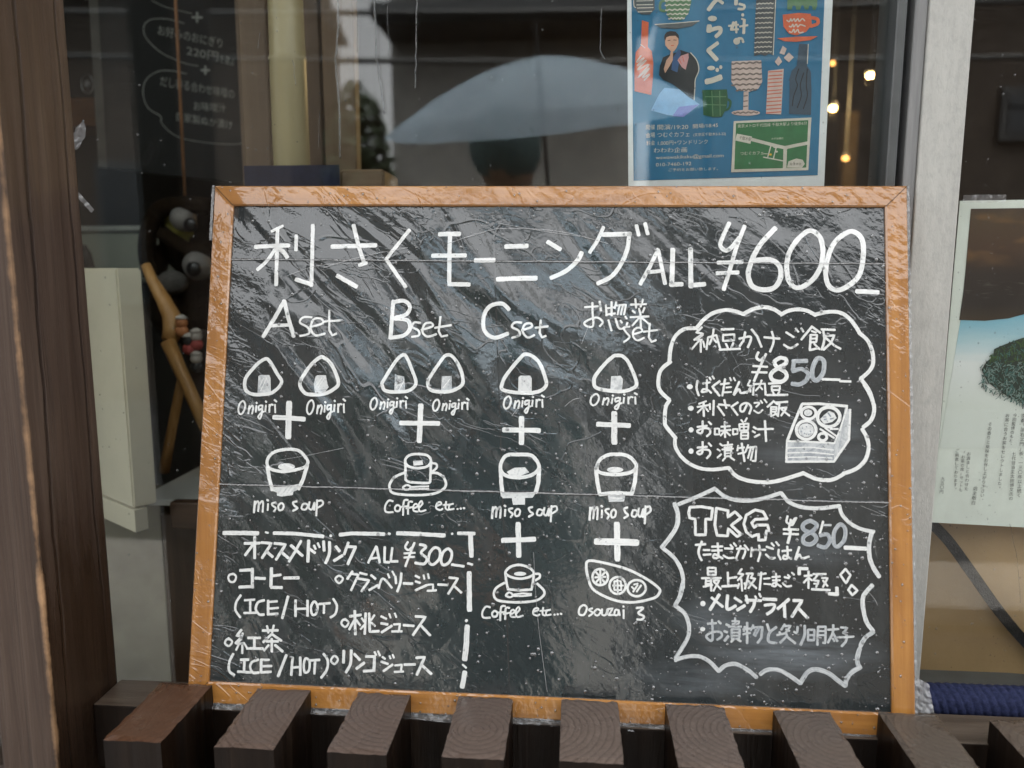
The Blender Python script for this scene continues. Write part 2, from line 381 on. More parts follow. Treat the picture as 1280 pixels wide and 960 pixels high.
for i, x in enumerate(PX):
    bm = picket_mesh(.0465 + random.uniform(-.001, .0012), .082, ZT - .14, i + 1)
    me = bpy.data.meshes.new('picket'); bm.to_mesh(me); bm.free(); me.materials.append(MS); me.materials.append(MT)
    o = bpy.data.objects.new('picket', me); COL.objects.link(o); o.parent = fence
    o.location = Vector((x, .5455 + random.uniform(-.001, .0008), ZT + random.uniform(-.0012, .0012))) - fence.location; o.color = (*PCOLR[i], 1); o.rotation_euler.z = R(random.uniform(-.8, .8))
M_rail = wood('weathered_rail', (.028, .018, .012), (.10, .075, .056), 0, 1.2, .38, .4, .001)
bm = box((-.405, .583, CZ - .425), (.62, .625, CZ - .367), .0015, 2); bm.normal_update()
for f in bm.faces: f.material_index = 1 if f.normal.z > .5 else 0  # dark stain on the rail's sides also paints in the shade between pickets
link('rail', bm, [MS, M_rail], fence)
link('rail', box((-.405, .588, .30), (.62, .625, .37), .0015, 2), MS, fence)

# ---------------------------------------------------------------- tall post on the left
def post_mat():
    m, n, b = mat('post_timber')
    tc = node(n, 'ShaderNodeTexCoord'); sp = node(n, 'ShaderNodeSeparateXYZ'); L(n, tc.outputs['Object'], sp.inputs[0]); x, y, z = sp.outputs
    v = coords(n, (70, 70, 2.2)); f = noise(n, v, 1, 7, .68, dist=.5); g = noise(n, coords(n, (300, 300, 9)), 1, 3, .6)
    c = ramp(n, f, [(.28, (.032, .019, .013)), (.5, (.064, .042, .031)), (.74, (.105, .074, .056))])
    c = mixc(n, ramp(n, g, [(.35, .5), (.5, 0)]), c, (.04, .028, .022))
    # dark soaked wood low on the post, tongues of wet running up
    soak = math_(n, 'ADD', z, math_(n, 'MULTIPLY', math_(n, 'SUBTRACT', noise(n, coords(n, (45, 45, 1.4)), 1, 4, .6), .5), .34))
    wet = ramp(n, soak, [(.5, 1), (.53, .9), (.58, 0)])     # object z runs up from the foot, scaled below
    mr = node(n, 'ShaderNodeMapRange'); mr.inputs['From Min'].default_value = .66; mr.inputs['From Max'].default_value = 1.16
    L(n, soak, mr.inputs['Value'])
    wet = math_(n, 'MULTIPLY', ramp(n, mr.outputs[0], [(.40, 1), (.60, 0)]), math_(n, 'GREATER_THAN', x, .0228))
    zk = PY(103, 703, .596).z - .12
    kd = math_(n, 'SQRT', math_(n, 'ADD', math_(n, 'POWER', math_(n, 'DIVIDE', math_(n, 'SUBTRACT', y, .014), .0065), 2.0), math_(n, 'POWER', math_(n, 'DIVIDE', math_(n, 'SUBTRACT', z, zk), .011), 2.0)))
    kd = math_(n, 'ADD', kd, math_(n, 'MULTIPLY', math_(n, 'SUBTRACT', f, .5), .8)); c = mixc(n, ramp(n, kd, [(.35, .85), (.6, .35), (.8, .7), (1, 0)]), c, (.016, .01, .007))
    # two old water tracks down the side
    def track(y0, slope, w):
        wob = math_(n, 'MULTIPLY', math_(n, 'SUBTRACT', noise(n, coords(n, (0, 0, 9)), 1, 3), .5), .012)
        d = math_(n, 'ABSOLUTE', math_(n, 'SUBTRACT', math_(n, 'ADD', y, wob), math_(n, 'ADD', y0, math_(n, 'MULTIPLY', math_(n, 'SUBTRACT', z, 1.1), slope))))
        return math_(n, 'SUBTRACT', 1, math_(n, 'DIVIDE', d, w), True)
    tr = math_(n, 'MAXIMUM', track(-.020, .018, .0026), track(.030, .0, .0018))
    tr = ramp(n, tr, [(.15, 0), (.55, .85)])
    c = mixc(n, tr, c, (.018, .01, .007)); c = mixc(n, math_(n, 'MULTIPLY', wet, .88), c, mixc(n, f, (.012, .007, .004), (.04, .022, .013)))
    # worn arris with bare wood
    d = math_(n, 'ADD', math_(n, 'ABSOLUTE', math_(n, 'SUBTRACT', x, .024)), math_(n, 'ABSOLUTE', math_(n, 'ADD', y, .0433)))
    wn = math_(n, 'ADD', d, math_(n, 'MULTIPLY', noise(n, coords(n, (40, 40, 26)), 1, 5, .7), .009))
    zz = ramp(n, noise(n, coords(n, (0, 0, 3.5), loc=(0, 0, .4)), 1, 2), [(.4, 0), (.55, 1)])
    wear = math_(n, 'MULTIPLY', ramp(n, wn, [(.0052, 1), (.0062, 0)]), zz)
    c = mixc(n, wear, c, (.5, .30, .16))
    L(n, c, b.inputs['Base Color']); L(n, math_(n, 'SUBTRACT', .48, math_(n, 'MULTIPLY', wet, .28)), b.inputs['Roughness'])
    b.inputs['Specular IOR Level'].default_value = .26
    L(n, bump(n, math_(n, 'ADD', f, math_(n, 'MULTIPLY', tr, -.6)), .0018), b.inputs['Normal']); return m
bm = bmesh.new(); add_box(bm, (-.024, -.0433, 0), (.024, .0433, 2.6), .0025, 2)
post = link('wooden_post', bm, post_mat(), local=True); post.location = (-.432, .5822, .12)
tag(post, 'tall brown square timber post with worn edge at the left end of the fence', 'post')

# ================================================================ windows
M_glass = clear_mat('window_glass', 1.51, (.93, .95, .94))
M_glass2 = clear_mat('side_glass', 1.48, (.95, .96, .95))
M_sash = plain('grey_sash', (.075, .08, .08), .38, .12, 60, .5)
M_sash2 = plain('light_sash', (.19, .19, .19), .4, .1, 60, .5)
M_sash3 = wood('side_of_post', (.16, .16, .16), (.24, .24, .235), 2, 2, .6)
mw = empty('shop_window', (-.1, GY, CZ - .50), 'large wet shop window pane with dark grey sash behind the chalkboard', 'window')
link('glass_pane', box((-.75, GY, CZ - .50), (.268, GY + .005, 2.15)), M_glass, mw)
sash = link('sash', box((.2665, GY - .012, CZ - .39), (.2745, GY + .03, 2.15), .001), M_sash, mw)
bm = bmesh.new()
add_box(bm, (.2745, GY + .008, CZ - .39), (.2765, GY + .03, 2.15)); add_box(bm, (.2765, GY - .002, CZ - .39), (.2778, GY + .03, 2.15)); add_box(bm, (.2778, GY + .012, CZ - .39), (.2815, GY + .03, 2.15))
link('track', bm, M_metal, mw)
def concrete_wood():
    m, n, b = mat('pale_grey_board')
    f = noise(n, coords(n, (50, 50, 4)), 1, 6, .7); g = noise(n, coords(n, (1, 1, .5)), 240, 4, .7); k = noise(n, coords(n), 14, 5, .65)
    c = ramp(n, f, [(.25, (.36, .355, .33)), (.7, (.47, .465, .43))]); c = mixc(n, ramp(n, g, [(.35, .35), (.55, 0)]), c, (.27, .27, .255))
    c = mixc(n, ramp(n, k, [(.55, 0), (.75, .4)]), c, (.30, .295, .275))
    L(n, c, b.inputs['Base Color']); b.inputs['Roughness'].default_value = .6; L(n, bump(n, math_(n, 'ADD', f, g), .0006), b.inputs['Normal']); return m
M_gp = concrete_wood()
gp = link('window_post', box((.2925, .699, CZ - .43), (.3285, .76, 2.15), .0012, 2), M_gp, loc=(.31, .73, CZ - .43))
tag(gp, 'pale grey weathered window post right of the chalkboard', 'post')
gs = link('side_board', box((.2818, .701, CZ - .39), (.2922, .76, 2.15), .0008), M_sash3, gp); gs.name = 'edge_board'
gs.location = Vector((0, 0, 0))
sw = empty('side_window', (.6, GY, CZ - .39), 'narrow side window pane right of the pale grey post', 'window')
link('glass_pane', box((.3288, GY, CZ - .388), (1.15, GY + .005, 2.15)), M_glass2, sw)
link('sill', box((.3288, GY - .006, CZ - .40), (1.15, GY + .03, CZ - .3885), .001), M_sash, sw)
bmm = box((.27, .627, CZ - .47), (1.15, .6985, CZ - .3895), .002, 2)
sb = link('window_sill', bmm, M_front, loc=(.7, .66, CZ - .47)); tag(sb, 'dark timber window sill behind the fence rail', 'sill')
STROKES = '''
# lettering|
@310 265 6.4
4 190 155 280 112
5.4 237 130 232 350 226 585
6 60 280 200 272 330 268
s5 218 300 150 395 76 462
s6 242 295 285 320 315 365
5 388 188 385 308
5.4 520 105 515 350 508 590
5.8 385 540 505 578
6.2 672 278 850 272 1025 266
5.6 845 105 885 270 928 405
5 890 425 950 408
6 715 510 870 598
5 1292 145 1105 378 1262 600
@500 265 6.4
6.2 315 178 478 176
5.8 400 185 396 350 394 560
5.8 390 578 555 580
5.8 260 350 400 350 525 348
6.6 602 388 752 386
6.2 845 278 1018 272
6.4 778 540 900 533 1090 530
@680 265 6.4
6 30 240 130 300
s5.8 302 325 270 385 180 470 55 528
s5 475 122 430 225 365 325
6.2 470 182 690 176
s5.6 682 172 668 290 620 410 540 515 428 572
5 738 108 758 188
5 808 92 830 178
5.2 912 300 850 430 770 578
5.2 915 310 968 575
5 830 482 945 472
6.4 1030 298 1022 590
6 1010 580 1105 578
6.4 1172 295 1175 600
6 1165 588 1285 578
@880 260 5.333
s5.6 168 100 115 215 112 258 148 285 190 255 232 200
s5.4 270 120 215 265 175 400 130 545
5.4 92 365 255 360
5.4 85 435 228 430
s6.6 475 135 370 250 310 370 295 450 320 520 390 545 470 530 510 460 500 385 440 345 335 350
o6.4 690 155 760 180 790 260 780 380 730 470 650 528 590 520 555 450 555 340 600 240
o6.4 970 158 1040 190 1062 270 1050 400 1010 480 910 545 840 530 812 460 820 350 870 230
5.8 1015 555 1160 562
# lettering|
@0 300 2.6667
5.6 948 203 915 262 878 322
5.6 948 203 962 262 980 322
4.6 903 286 968 283
s3 1040 258 1012 258 1000 275 1027 292 1030 312 1000 320
s3 1034 290 1076 278 1070 262 1046 265 1036 295 1052 318 1084 312
3 1098 235 1098 300 1108 318 1122 312
3 1080 272 1136 268
# lettering|
@400 300 2.6667
5.4 245 203 235 328
s5.2 245 207 280 203 300 222 288 248 250 260
s5.2 250 262 292 268 300 295 280 318 235 326
s3 335 277 315 275 308 290 328 302 330 318 306 323
s3 338 300 375 288 370 276 350 280 342 305 358 322 388 314
3 402 256 396 305 405 322 425 318
3 383 293 437 284
# lettering|
@400 300 2.6667
s5.4 630 232 606 212 565 222 545 260 550 305 582 326 626 312
s3 672 276 650 275 640 290 662 302 665 318 640 326
s3 672 301 705 290 702 278 683 282 676 305 692 325 715 317
3 736 268 732 310 740 325 753 320
3 718 293 760 288
# lettering|
@680 265 6.4
2.8 325 762 435 755
s2.8 387 725 388 800 392 910 345 915 322 890 360 862 425 845 470 880 445 915
3 445 715 455 790
2.8 495 745 500 830
2.6 495 772 570 762
3 540 720 540 830
2.6 497 822 570 812
2.6 578 720 565 772
2.8 575 748 655 742 640 822
2.6 604 750 588 822
2.6 630 750 614 822
2.8 515 865 540 950
s2.8 572 855 600 930 650 922 668 885
2.6 610 868 625 888
2.6 650 835 660 855
2.8 692 742 818 737
2.6 730 695 737 768
2.6 792 700 772 760
2.6 708 790 728 808
2.6 760 772 765 800
2.6 805 765 788 805
2.8 690 842 838 836
2.8 770 800 775 925
2.6 760 848 705 910
2.6 782 848 850 905
@400 300 2.6667
s2.6 1032 289 1012 292 1020 308 1032 324 1012 341
s2.6 1042 315 1073 305 1065 292 1046 300 1044 322 1058 335 1080 326
2.8 1099 278 1096 325 1105 340 1120 334
2.6 1078 306 1126 300
# rice_ball_drawing|
@290 430 6.4
o4.8 265 120 302 138 360 235 398 305 345 375 290 398 190 405 120 380 102 320 122 255 200 165
f.72 213 258 225 248 300 248 310 275 312 398 205 398
1.2 222 340 252 275
1.2 230 375 280 270
# rice_ball_drawing|
@290 430 6.4
o5 705 108 752 118 800 170 835 245 852 310 830 350 740 398 610 402 560 365 545 310 580 240 640 160
f.75 670 258 685 250 752 250 765 320 775 345 740 390 665 388 655 320
1.2 690 350 740 270
1.2 680 330 720 270
# rice_ball_drawing|
@450 430 6.4
o4.6 340 90 370 100 410 190 448 300 425 352 360 380 215 378 178 330 190 290 285 140
f.7 280 240 300 250 355 260 362 382 275 380
1.2 290 350 330 290
1.2 310 370 350 300
# rice_ball_drawing|
@450 430 6.4
o4.6 690 90 740 100 800 190 825 300 790 350 700 382 575 372 542 310 570 250 650 130
f.72 655 258 735 256 735 378 650 378
1.2 665 350 720 280
# rice_ball_drawing|
@610 430 6.4
o4.8 300 82 350 95 410 150 455 260 465 330 410 378 300 393 125 370 116 310 160 230 265 105
f.85 245 265 260 253 338 253 350 275 350 392 240 392
# rice_ball_drawing|
@610 430 6.4
o4.8 1030 92 1080 100 1130 160 1188 310 1150 358 1050 380 875 355 848 300 862 250 930 165 1000 100
f.78 985 258 1062 255 1078 280 1072 372 978 370
# plus_sign|
@290 430 6.4
8.2 458 468 450 748
6.4 335 585 460 592 580 602
# plus_sign|
@450 430 6.4
7.2 487 488 475 780
6.2 325 632 632 635
# plus_sign|
@610 430 6.4
7 268 588 268 796
6.6 125 686 412 692
# plus_sign|
@610 430 6.4
7.8 1010 550 1010 792
6.4 875 642 1132 652
# plus_sign|
@600 550 5.333
7 254 556 258 774
6.4 150 668 300 664 365 660
# plus_sign|
@600 550 5.333
7.6 912 556 916 798
8.6 772 676 960 680 1048 684
# soup_bowl_drawing|
@290 550 6.4
o4.2 450 74 540 88 603 158 602 195 560 225 430 252 325 238 285 205 288 150 340 96
5 285 215 300 310 325 400
5 603 200 572 310 532 392
f.9 325 375 430 372 542 350 520 402 492 412 488 440 400 452 362 445 358 418 330 410
e.95 437 214 68 28
# soup_bowl_drawing|
@600 550 5.333
o4.8 180 102 260 97 340 102 385 150 390 195 340 235 260 250 180 240 140 205 142 150
5.4 138 205 142 290 152 372
5.4 394 195 388 290 372 350
f.85 145 348 250 352 378 345 350 385 150 388
f.85 212 385 300 378 300 430 220 432
f.95 178 212 230 185 300 182 328 215 270 238 200 240
# soup_bowl_drawing|
@600 550 5.333
o4.6 900 95 980 104 1033 150 1038 190 990 220 900 230 812 220 780 195 792 140 840 104
5 772 185 782 280 798 362
5 1040 190 1032 280 1010 362
5 798 362 900 352 1015 358
f.65 850 365 968 370 960 410 860 412
1.2 870 385 950 390
e.9 900 198 55 19
# coffee_cup_drawing|
@450 550 6.4
o3.4 460 112 540 124 568 168 540 210 460 225 385 208 362 165 392 124
3.4 363 168 366 320
3.4 570 168 562 325
s3.4 366 318 400 336 540 344 564 322
f.95 425 168 500 162 506 198 430 206
s3 572 185 608 190 615 218 590 245 572 252
s3.4 355 262 280 296 240 350 240 390 270 425 400 440 560 435 650 405 688 360 670 300 622 266 575 262
o2.6 375 360 402 372 392 394 358 396 345 378
2.4 402 376 550 370
2.4 402 394 550 390
# coffee_cup_drawing|
@580 640 4.923
o3.2 340 325 400 342 430 375 400 400 340 410 285 398 255 372 285 338
3.2 254 372 260 425 270 472
3.2 430 380 424 430 416 475
3.2 268 474 345 482 418 476
e.95 345 380 38 13
s3 440 380 464 382 466 402 440 420
s3.2 250 435 198 468 184 510 215 545 330 555 440 545 490 512 490 480 450 440
o2.6 278 494 302 510 285 524 258 514
2.4 300 508 360 500 415 504
2.4 300 516 360 517 415 510
# plate_drawing|
@580 640 4.923
o3.4 770 300 850 310 1000 350 1120 410 1195 465 1203 495 1165 530 1040 555 920 540 800 480 765 410 752 330
c3 838 400 48 50
c3 945 452 50 52
c3 1062 468 56 50
2.6 812 370 866 432
2.6 866 372 814 430
2.4 838 358 840 442
2.4 806 402 872 398
2.4 925 425 965 425 968 480 925 480 925 425
2.4 944 415 946 492
2.4 915 452 980 452
2.4 1032 460 1050 478
2.4 1040 490 1068 450
2.4 1062 490 1090 450
2.2 1045 446 1070 440
# lettering|
@290 430 6.4
# lettering|
Wonigiri 48 445 362 602
# lettering|
Wonigiri 596 438 912 606
@450 430 6.4
# lettering|
Wonigiri 80 420 384 562
# lettering|
Wonigiri 580 435 875 570
@610 430 6.4
# lettering|
Wonigiri 122 408 452 556
# lettering|
Wonigiri 815 390 1198 526
@290 550 6.4
# lettering|
Wmiso 170 473 732 608
@600 550 5.333
# lettering|
Wmiso 75 432 516 546
# lettering|
Wmiso 725 433 1140 560
@450 550 6.4
# lettering|
Wcoffee 195 465 842 608
@580 640 4.923
# lettering|
Wcoffee 108 568 604 672
# lettering|
o2.6 738 572 756 592 737 632 708 626 712 590
s2.4 790 592 768 602 792 620 768 640
o2.4 820 597 800 620 820 637 842 612
s2.4 850 597 850 630 872 632 882 597
2.4 880 630 886 600
2.4 885 597 915 592 890 635 922 632
s2.4 952 605 932 602 926 632 948 630 952 602
2.4 952 602 958 636
2.4 982 602 982 655
2.6 980 578 982 584
s2.8 1060 590 1102 590 1072 622 1106 640 1095 660 1064 660
# dashed_border|
@270 650 7.111
5.8 70 115 220 114 375 118
2.6 440 108 466 114
4.8 515 116 700 120 955 146
3.6 1016 138 1026 142
@410 650 6.4
5 95 118 200 106 450 112
3.4 485 108 496 112
5.4 555 105 740 112 932 124
3 990 112 998 108
4.6 1040 106 1172 108
6.2 1140 112 1148 290
3 1118 346 1156 356
6.6 1130 420 1132 722
3.6 1105 800 1112 806
@400 740 6.4
3.8 1168 226 1174 232
7 1178 272 1172 400 1158 540
2.6 1142 580 1170 606
6.4 1160 640 1138 760
# lettering|
@270 650 7.111
4 255 207 390 205
4 345 150 345 340
3.8 330 220 260 312
3.8 405 200 495 207 410 338
3.8 447 275 505 328
3.8 520 207 620 217 535 352
3.8 577 280 645 338
3.8 757 185 705 280 650 368
4 667 225 770 318
4.4 825 182 818 370
3.6 830 255 882 292
3.2 872 225 887 258
3.2 905 205 922 242
4 957 188 962 272
s4.2 1010 195 1008 300 975 382
4 1065 235 1100 277
4 1125 315 1050 362
3.8 1178 200 1140 305
3.8 1170 235 1245 240
4 1242 240 1172 392
s2.8 150 475 180 500 165 545 130 548 110 515 125 485 160 480
4 215 447 325 442
4.2 325 432 325 600
4 325 590 208 596
4 350 515 437 520
4.4 495 428 490 590
4 490 598 588 600
3.6 490 498 577 486
4 605 515 737 513
s3.2 222 668 182 730 175 800 218 865
3 255 713 345 707
3.2 305 710 305 825
3 250 826 365 823
s3.4 430 712 375 732 355 790 385 838 428 840
3.6 465 715 465 842
3 465 728 545 722
3 465 788 555 780
3.2 465 838 550 832
3.8 642 678 590 872
3.6 708 712 708 855
3.6 815 715 815 852
3 708 790 815 786
o3.2 880 725 905 770 890 832 858 840 845 790 855 745
3.2 915 747 1015 738
3.2 962 745 960 828
s3.2 1042 700 1075 760 1062 832 1018 866
# lettering|
@270 740 7.111
s2.8 110 408 145 440 118 478 82 455 95 422 125 418
3.4 228 335 185 388 235 392 175 455
3 240 365 225 420 180 460 255 455
2.8 208 455 180 515
3 235 465 235 545
2.8 255 460 280 500
3.4 285 407 395 407
3.6 342 408 342 500
3.4 275 500 420 502
3.4 415 342 552 340
3 455 300 467 362
3 515 295 500 362
3.4 495 375 420 445
3.4 505 378 582 432
3.2 450 438 555 438
3.4 497 415 497 530
3 470 470 428 520
3.4 525 470 595 528
s3.4 155 548 120 622 120 700 165 738
3.6 220 602 290 600
3.4 255 600 250 708
3.4 195 706 312 714
s3.4 378 600 322 622 305 670 330 715 382 715
3.6 402 598 402 714
3.2 402 602 475 602
3.2 402 660 497 656
3.4 402 714 490 708
3.8 627 560 553 748
3.6 682 580 670 738
3.6 750 580 750 738
3 675 672 750 665
o3.2 800 588 833 620 825 698 790 712 782 640
3.4 840 607 922 602
3.4 882 605 875 726
s3.4 957 548 995 610 985 692 935 762
# lettering|
@400 740 6.4
o2.8 115 510 145 538 118 575 88 548
3.8 192 468 188 565
s3.8 250 465 245 572 208 642
3.8 275 495 320 542
3.8 355 565 292 612
3.6 368 515 440 516
4 437 516 432 632
3.6 435 628 350 632
2.8 437 478 450 505
2.8 465 472 480 508
3 500 518 522 535
3.2 490 555 545 575
3.2 582 580 508 632
2.6 557 510 565 532
2.6 582 500 592 526
2.8 600 587 655 580 648 635
2.8 595 638 668 635
3.4 675 580 762 578
3.6 770 525 838 520 775 662
3.6 815 585 892 655
@410 650 6.4
s2.8 135 790 165 820 140 855 108 828 122 798 150 800
3.4 175 770 265 758
3.6 215 725 220 915
3.2 212 800 170 875
3 228 800 258 842
3.4 302 745 295 912
2.8 270 785 290 812
2.8 290 840 262 872
3.4 330 745 335 892 408 888
2.8 372 760 345 800
2.8 345 818 378 848
3.2 425 770 468 790
3.4 425 825 478 835
3.4 512 845 430 898
2.6 490 750 502 782
2.6 535 745 547 777
2.8 525 835 577 830 568 885
3 512 890 592 890
3.4 605 840 687 846
3.4 700 770 780 775 680 920
3.4 745 845 818 922
o2.8 90 445 120 470 90 505 60 472
3.2 197 410 155 472
3.2 190 428 245 438 185 562
3 255 422 312 436
3.2 240 467 330 482 268 570
3.2 345 440 382 472
3.2 400 520 330 560
s3 405 545 440 467 512 542
2.6 480 430 492 462
2.6 515 410 532 442
3.2 540 450 545 507
s3.4 587 425 580 500 555 572
3.6 605 506 677 509
3 700 445 732 462
3 700 490 738 502
3.2 792 520 700 562
2.6 765 440 772 472
2.6 800 430 808 467
2.6 800 517 842 515 840 560
2.8 795 566 867 562
3.2 880 515 957 520
3.2 970 460 1040 467 962 590
3.2 1007 525 1067 580
3.2 387 210 322 342
3.4 390 215 415 340
3 345 308 412 300
3.4 455 215 452 336 492 338
3.4 515 222 502 332 558 330
s3 640 175 618 215 642 240 668 222
s3.2 692 182 660 262 620 370
2.8 610 267 697 262
2.8 610 300 692 294
s3.6 735 195 785 212 745 262 790 305 770 350 698 342
o3.6 855 220 895 242 890 310 840 356 805 330 815 262
o3.6 960 230 992 265 975 330 930 360 905 330 920 262
3.4 990 356 1087 370
# speech_cloud_outline|
@810 370 6.4
s5 385 262 440 195 520 138 640 112 765 145
s5 765 145 840 105 930 90 1000 105 1065 145
s5 380 258 290 265 220 320 182 410 170 530
s5 182 525 112 580 85 650 92 750 170 830
@930 370 7.111
s5 325 168 400 130 500 120 580 140 635 172
s5 635 165 740 142 850 148 940 205 1020 315
s5 1020 325 1100 400 1140 500 1145 600 1110 670 1035 735
s5 1035 735 1110 840 1150 960
@820 460 6.4
s5 108 255 76 320 70 430 82 470 158 562
s4.6 152 565 158 640 230 738 340 798 450 812 582 798
s5 580 798 650 870 780 908 950 908 1175 842
@950 480 8
s5 1040 0 1110 130 1140 250 1110 360 1030 432
s5 1020 450 1068 540 1084 640 1050 760 960 848 830 898
s5 835 900 740 950 640 962 540 942 425 888
# lettering|
@810 370 6.4
2.8 432 250 385 292 440 302 368 352
2.6 440 310 385 352 432 350
2.6 405 360 348 428
2.6 420 355 422 450
2.6 440 362 452 410
2.8 480 335 467 428
2.8 480 332 545 312 578 425
2.8 525 265 515 330 490 388
2.6 518 335 548 372
3 585 268 685 265
2.8 600 312 690 307 688 355 600 360 600 312
2.8 622 382 637 415
2.8 682 375 665 415
3 570 430 737 422
s3 728 342 812 325 822 350 798 412
3 777 290 762 360 732 402
3.2 828 268 872 322 907 408
3 928 330 1052 342
s3 990 285 1005 360 975 447
3 1103 290 1167 330
s3 1085 390 1140 417 1197 385
2.6 1180 260 1202 288
2.6 1225 258 1242 287
@930 370 7.111
3 605 270 508 388
3 605 275 678 328
2.6 600 312 640 325
3 592 345 583 482 665 462
2.8 592 347 648 347 640 410 590 412
2.4 592 380 640 378
2.6 622 425 672 475
3 685 297 808 302
s3 702 300 712 390 688 478
3 720 355 802 350 770 420 705 478
3 722 370 800 440 857 470
s3.4 127 500 110 545 140 572 172 548
s3.4 195 515 150 612 88 757
3 80 622 207 630
3 70 677 202 680
s5.2 322 548 272 582 290 632 360 672 378 720 330 762 252 745 240 692 300 642 368 600 370 562 322 548
d.45 5.6 432 580 558 577
d.45 5.2 442 580 432 662
d.4 s5.6 430 668 510 650 568 692 552 750 490 785 425 780
d.45 o6 655 555 708 580 702 680 648 748 607 720 612 630
3.4 695 740 850 745
3 850 757 947 760
@820 460 6.4
e1 270 150 24 20
e1 278 322 23 20
e1 280 495 20 20
e1 280 665 20 22
s2.8 332 100 324 160 342 222
2.6 375 125 432 115
2.6 407 95 405 190
s2.6 405 188 365 193 378 170 412 175 442 200
2.4 427 75 437 97
2.4 450 65 465 87
3 510 105 450 150 507 222
2.8 515 130 585 122
2.8 552 88 530 222
2.4 560 157 602 152
2.4 545 195 602 192
2.2 590 77 600 102
2.2 620 77 634 102
s3 665 110 620 217 660 170 680 200 732 190
2.4 752 98 732 140 765 142 725 202
2.4 752 150 755 192
2.6 782 120 775 217
2.6 780 130 870 125 876 217
2.4 845 97 825 150 795 182
2.4 832 150 850 172
2.8 900 125 1002 120
2.6 925 147 990 145 988 175 925 177 925 147
2.4 930 185 942 207
2.4 987 185 975 207
3 888 217 1052 215
2.4 402 265 342 287
2.6 330 312 432 295
2.8 380 275 382 387
2.4 375 315 332 357
2.4 388 312 418 347
2.6 430 285 432 332
2.8 462 260 457 377
2.8 500 292 590 300
2.8 545 255 562 322
2.8 492 305 545 380
2.8 655 275 602 310 652 377
s2.8 725 295 700 345 675 342 678 300 722 280 760 310 745 367
s2.4 785 280 827 280 800 312
s2.4 782 340 820 360 852 335
2.2 835 260 850 282
2.2 865 250 885 277
2.8 942 265 890 312
2.6 940 267 972 292
2.6 920 312 918 387
2.4 920 312 965 312 960 350 920 350
2.4 920 330 962 330
2.4 918 387 965 365
2.4 950 360 978 387
2.8 960 277 1052 270
2.6 987 277 975 387
2.6 992 322 1045 315 1000 382
2.6 1002 330 1067 382
2.8 330 472 407 462
s2.8 372 425 370 510 345 520 330 502 380 482 425 488 432 520 405 547
2.6 420 430 442 452
2.6 470 485 470 532
2.4 470 485 505 485 505 530 470 532
2.6 520 470 592 465
2.6 518 502 597 496
2.8 550 430 552 555
2.4 545 507 515 542
2.4 557 507 592 540
2.4 615 490 615 532
2.4 615 490 652 488 650 527 615 532
2.4 680 415 697 435
2.4 727 400 710 430
2.4 665 450 740 445 735 497 670 502 665 450
2.2 665 472 735 470
2.2 702 450 702 500
2.4 680 517 737 512 735 565 680 567 680 517
2.2 685 540 735 540
2.8 780 472 802 487
2.6 770 505 792 517
2.6 787 552 828 532
2.8 812 490 937 487
3 870 422 880 587
2.8 330 637 407 630
s2.8 372 590 370 672 345 690 330 672 380 652 425 660 432 690 405 722
2.6 420 600 442 625
2.4 510 605 532 622
2.4 490 650 512 662
2.4 490 717 522 690
2.4 540 620 612 612
2.4 575 590 575 642
2.4 545 637 607 630
2.4 528 652 617 645
2.4 550 662 602 658 598 705 550 707 550 662
2.2 550 684 600 680
2.4 555 715 532 742
2.4 595 715 627 737
2.4 657 620 650 662
2.6 650 642 707 635
2.8 685 602 707 747
2.4 655 687 712 675
2.4 737 615 715 672
2.6 735 637 802 630 795 745 770 742
2.4 757 642 735 722
2.4 777 642 757 737
# bento_box_drawing|
@950 480 8
3.6 420 200 590 198 870 222
3.6 418 205 340 390 275 560
3.2 272 560 262 780
f.5 275 575 742 592 740 775 272 778
f.62 850 235 905 258 888 560 740 775 742 592 800 450
1.6 275 640 500 632 735 660
1.6 275 690 500 682 735 705
1.6 272 735 500 728 720 740
3 270 778 500 775 738 775 885 562
3 900 255 888 560
2.4 280 572 500 578 742 592
2 870 235 800 450 742 592
c3.6 485 290 72 60
e.85 480 288 42 34
c4.4 685 330 112 98
f.85 600 350 640 310 690 270 740 290 765 340 720 380 640 400
d.05 1.6 630 330 660 330
d.05 1.6 640 355 665 350
d.05 2 680 290 705 325
d.05 1.8 700 350 725 345
c4 460 460 98 92
e.8 460 462 78 70
d.1 1.4 420 440 428 445
d.1 1.4 460 425 468 432
d.1 1.4 500 470 506 478
d.1 1.4 440 490 447 497
d.1 1.4 480 500 487 505
d.1 1.4 410 470 416 476
c3.4 625 530 42 36
2.6 600 450 740 540
2.4 650 440 760 520
2.4 700 450 780 450
# burst_outline|
@820 600 7.111
d.8 s5 200 215 350 155 525 75
d.8 s5 525 80 620 150 740 182 900 175 1110 115
d.8 s5.6 165 208 195 320 170 440 50 602
d.8 s5 60 605 160 690 220 790 240 880 237 960
@930 600 7.111
d.85 s5 330 115 400 195 520 242 680 250 845 230
d.85 s4.6 845 225 872 310 950 390 1040 435 1155 460
d.8 s5.6 1135 460 1112 560 1112 660 1140 760 1200 860
@820 730 8
d.7 s5.4 265 0 240 120 192 210
d.7 s5 190 215 290 300 330 430 310 550 195 740
d.7 s5 190 760 300 727 420 722 530 772 625 870
d.65 s5 625 870 700 812 800 800 920 862 1005 932
@950 730 6.857
d.65 s5 0 772 60 736 160 736 260 790 345 850
d.6 s5.6 345 850 400 762 470 730 580 760 660 820 730 872
d.6 s5.6 730 872 742 812 790 752 862 710
d.6 s5.6 845 702 830 640 855 550
d.7 s5.4 860 530 900 460 972 410
d.8 s5.4 967 402 910 320 882 200 887 100 962 10
# lettering|
@820 600 7.111
3.6 300 242 400 236 502 252 490 350 440 345 440 487 350 487 347 347 298 337 290 290 300 242
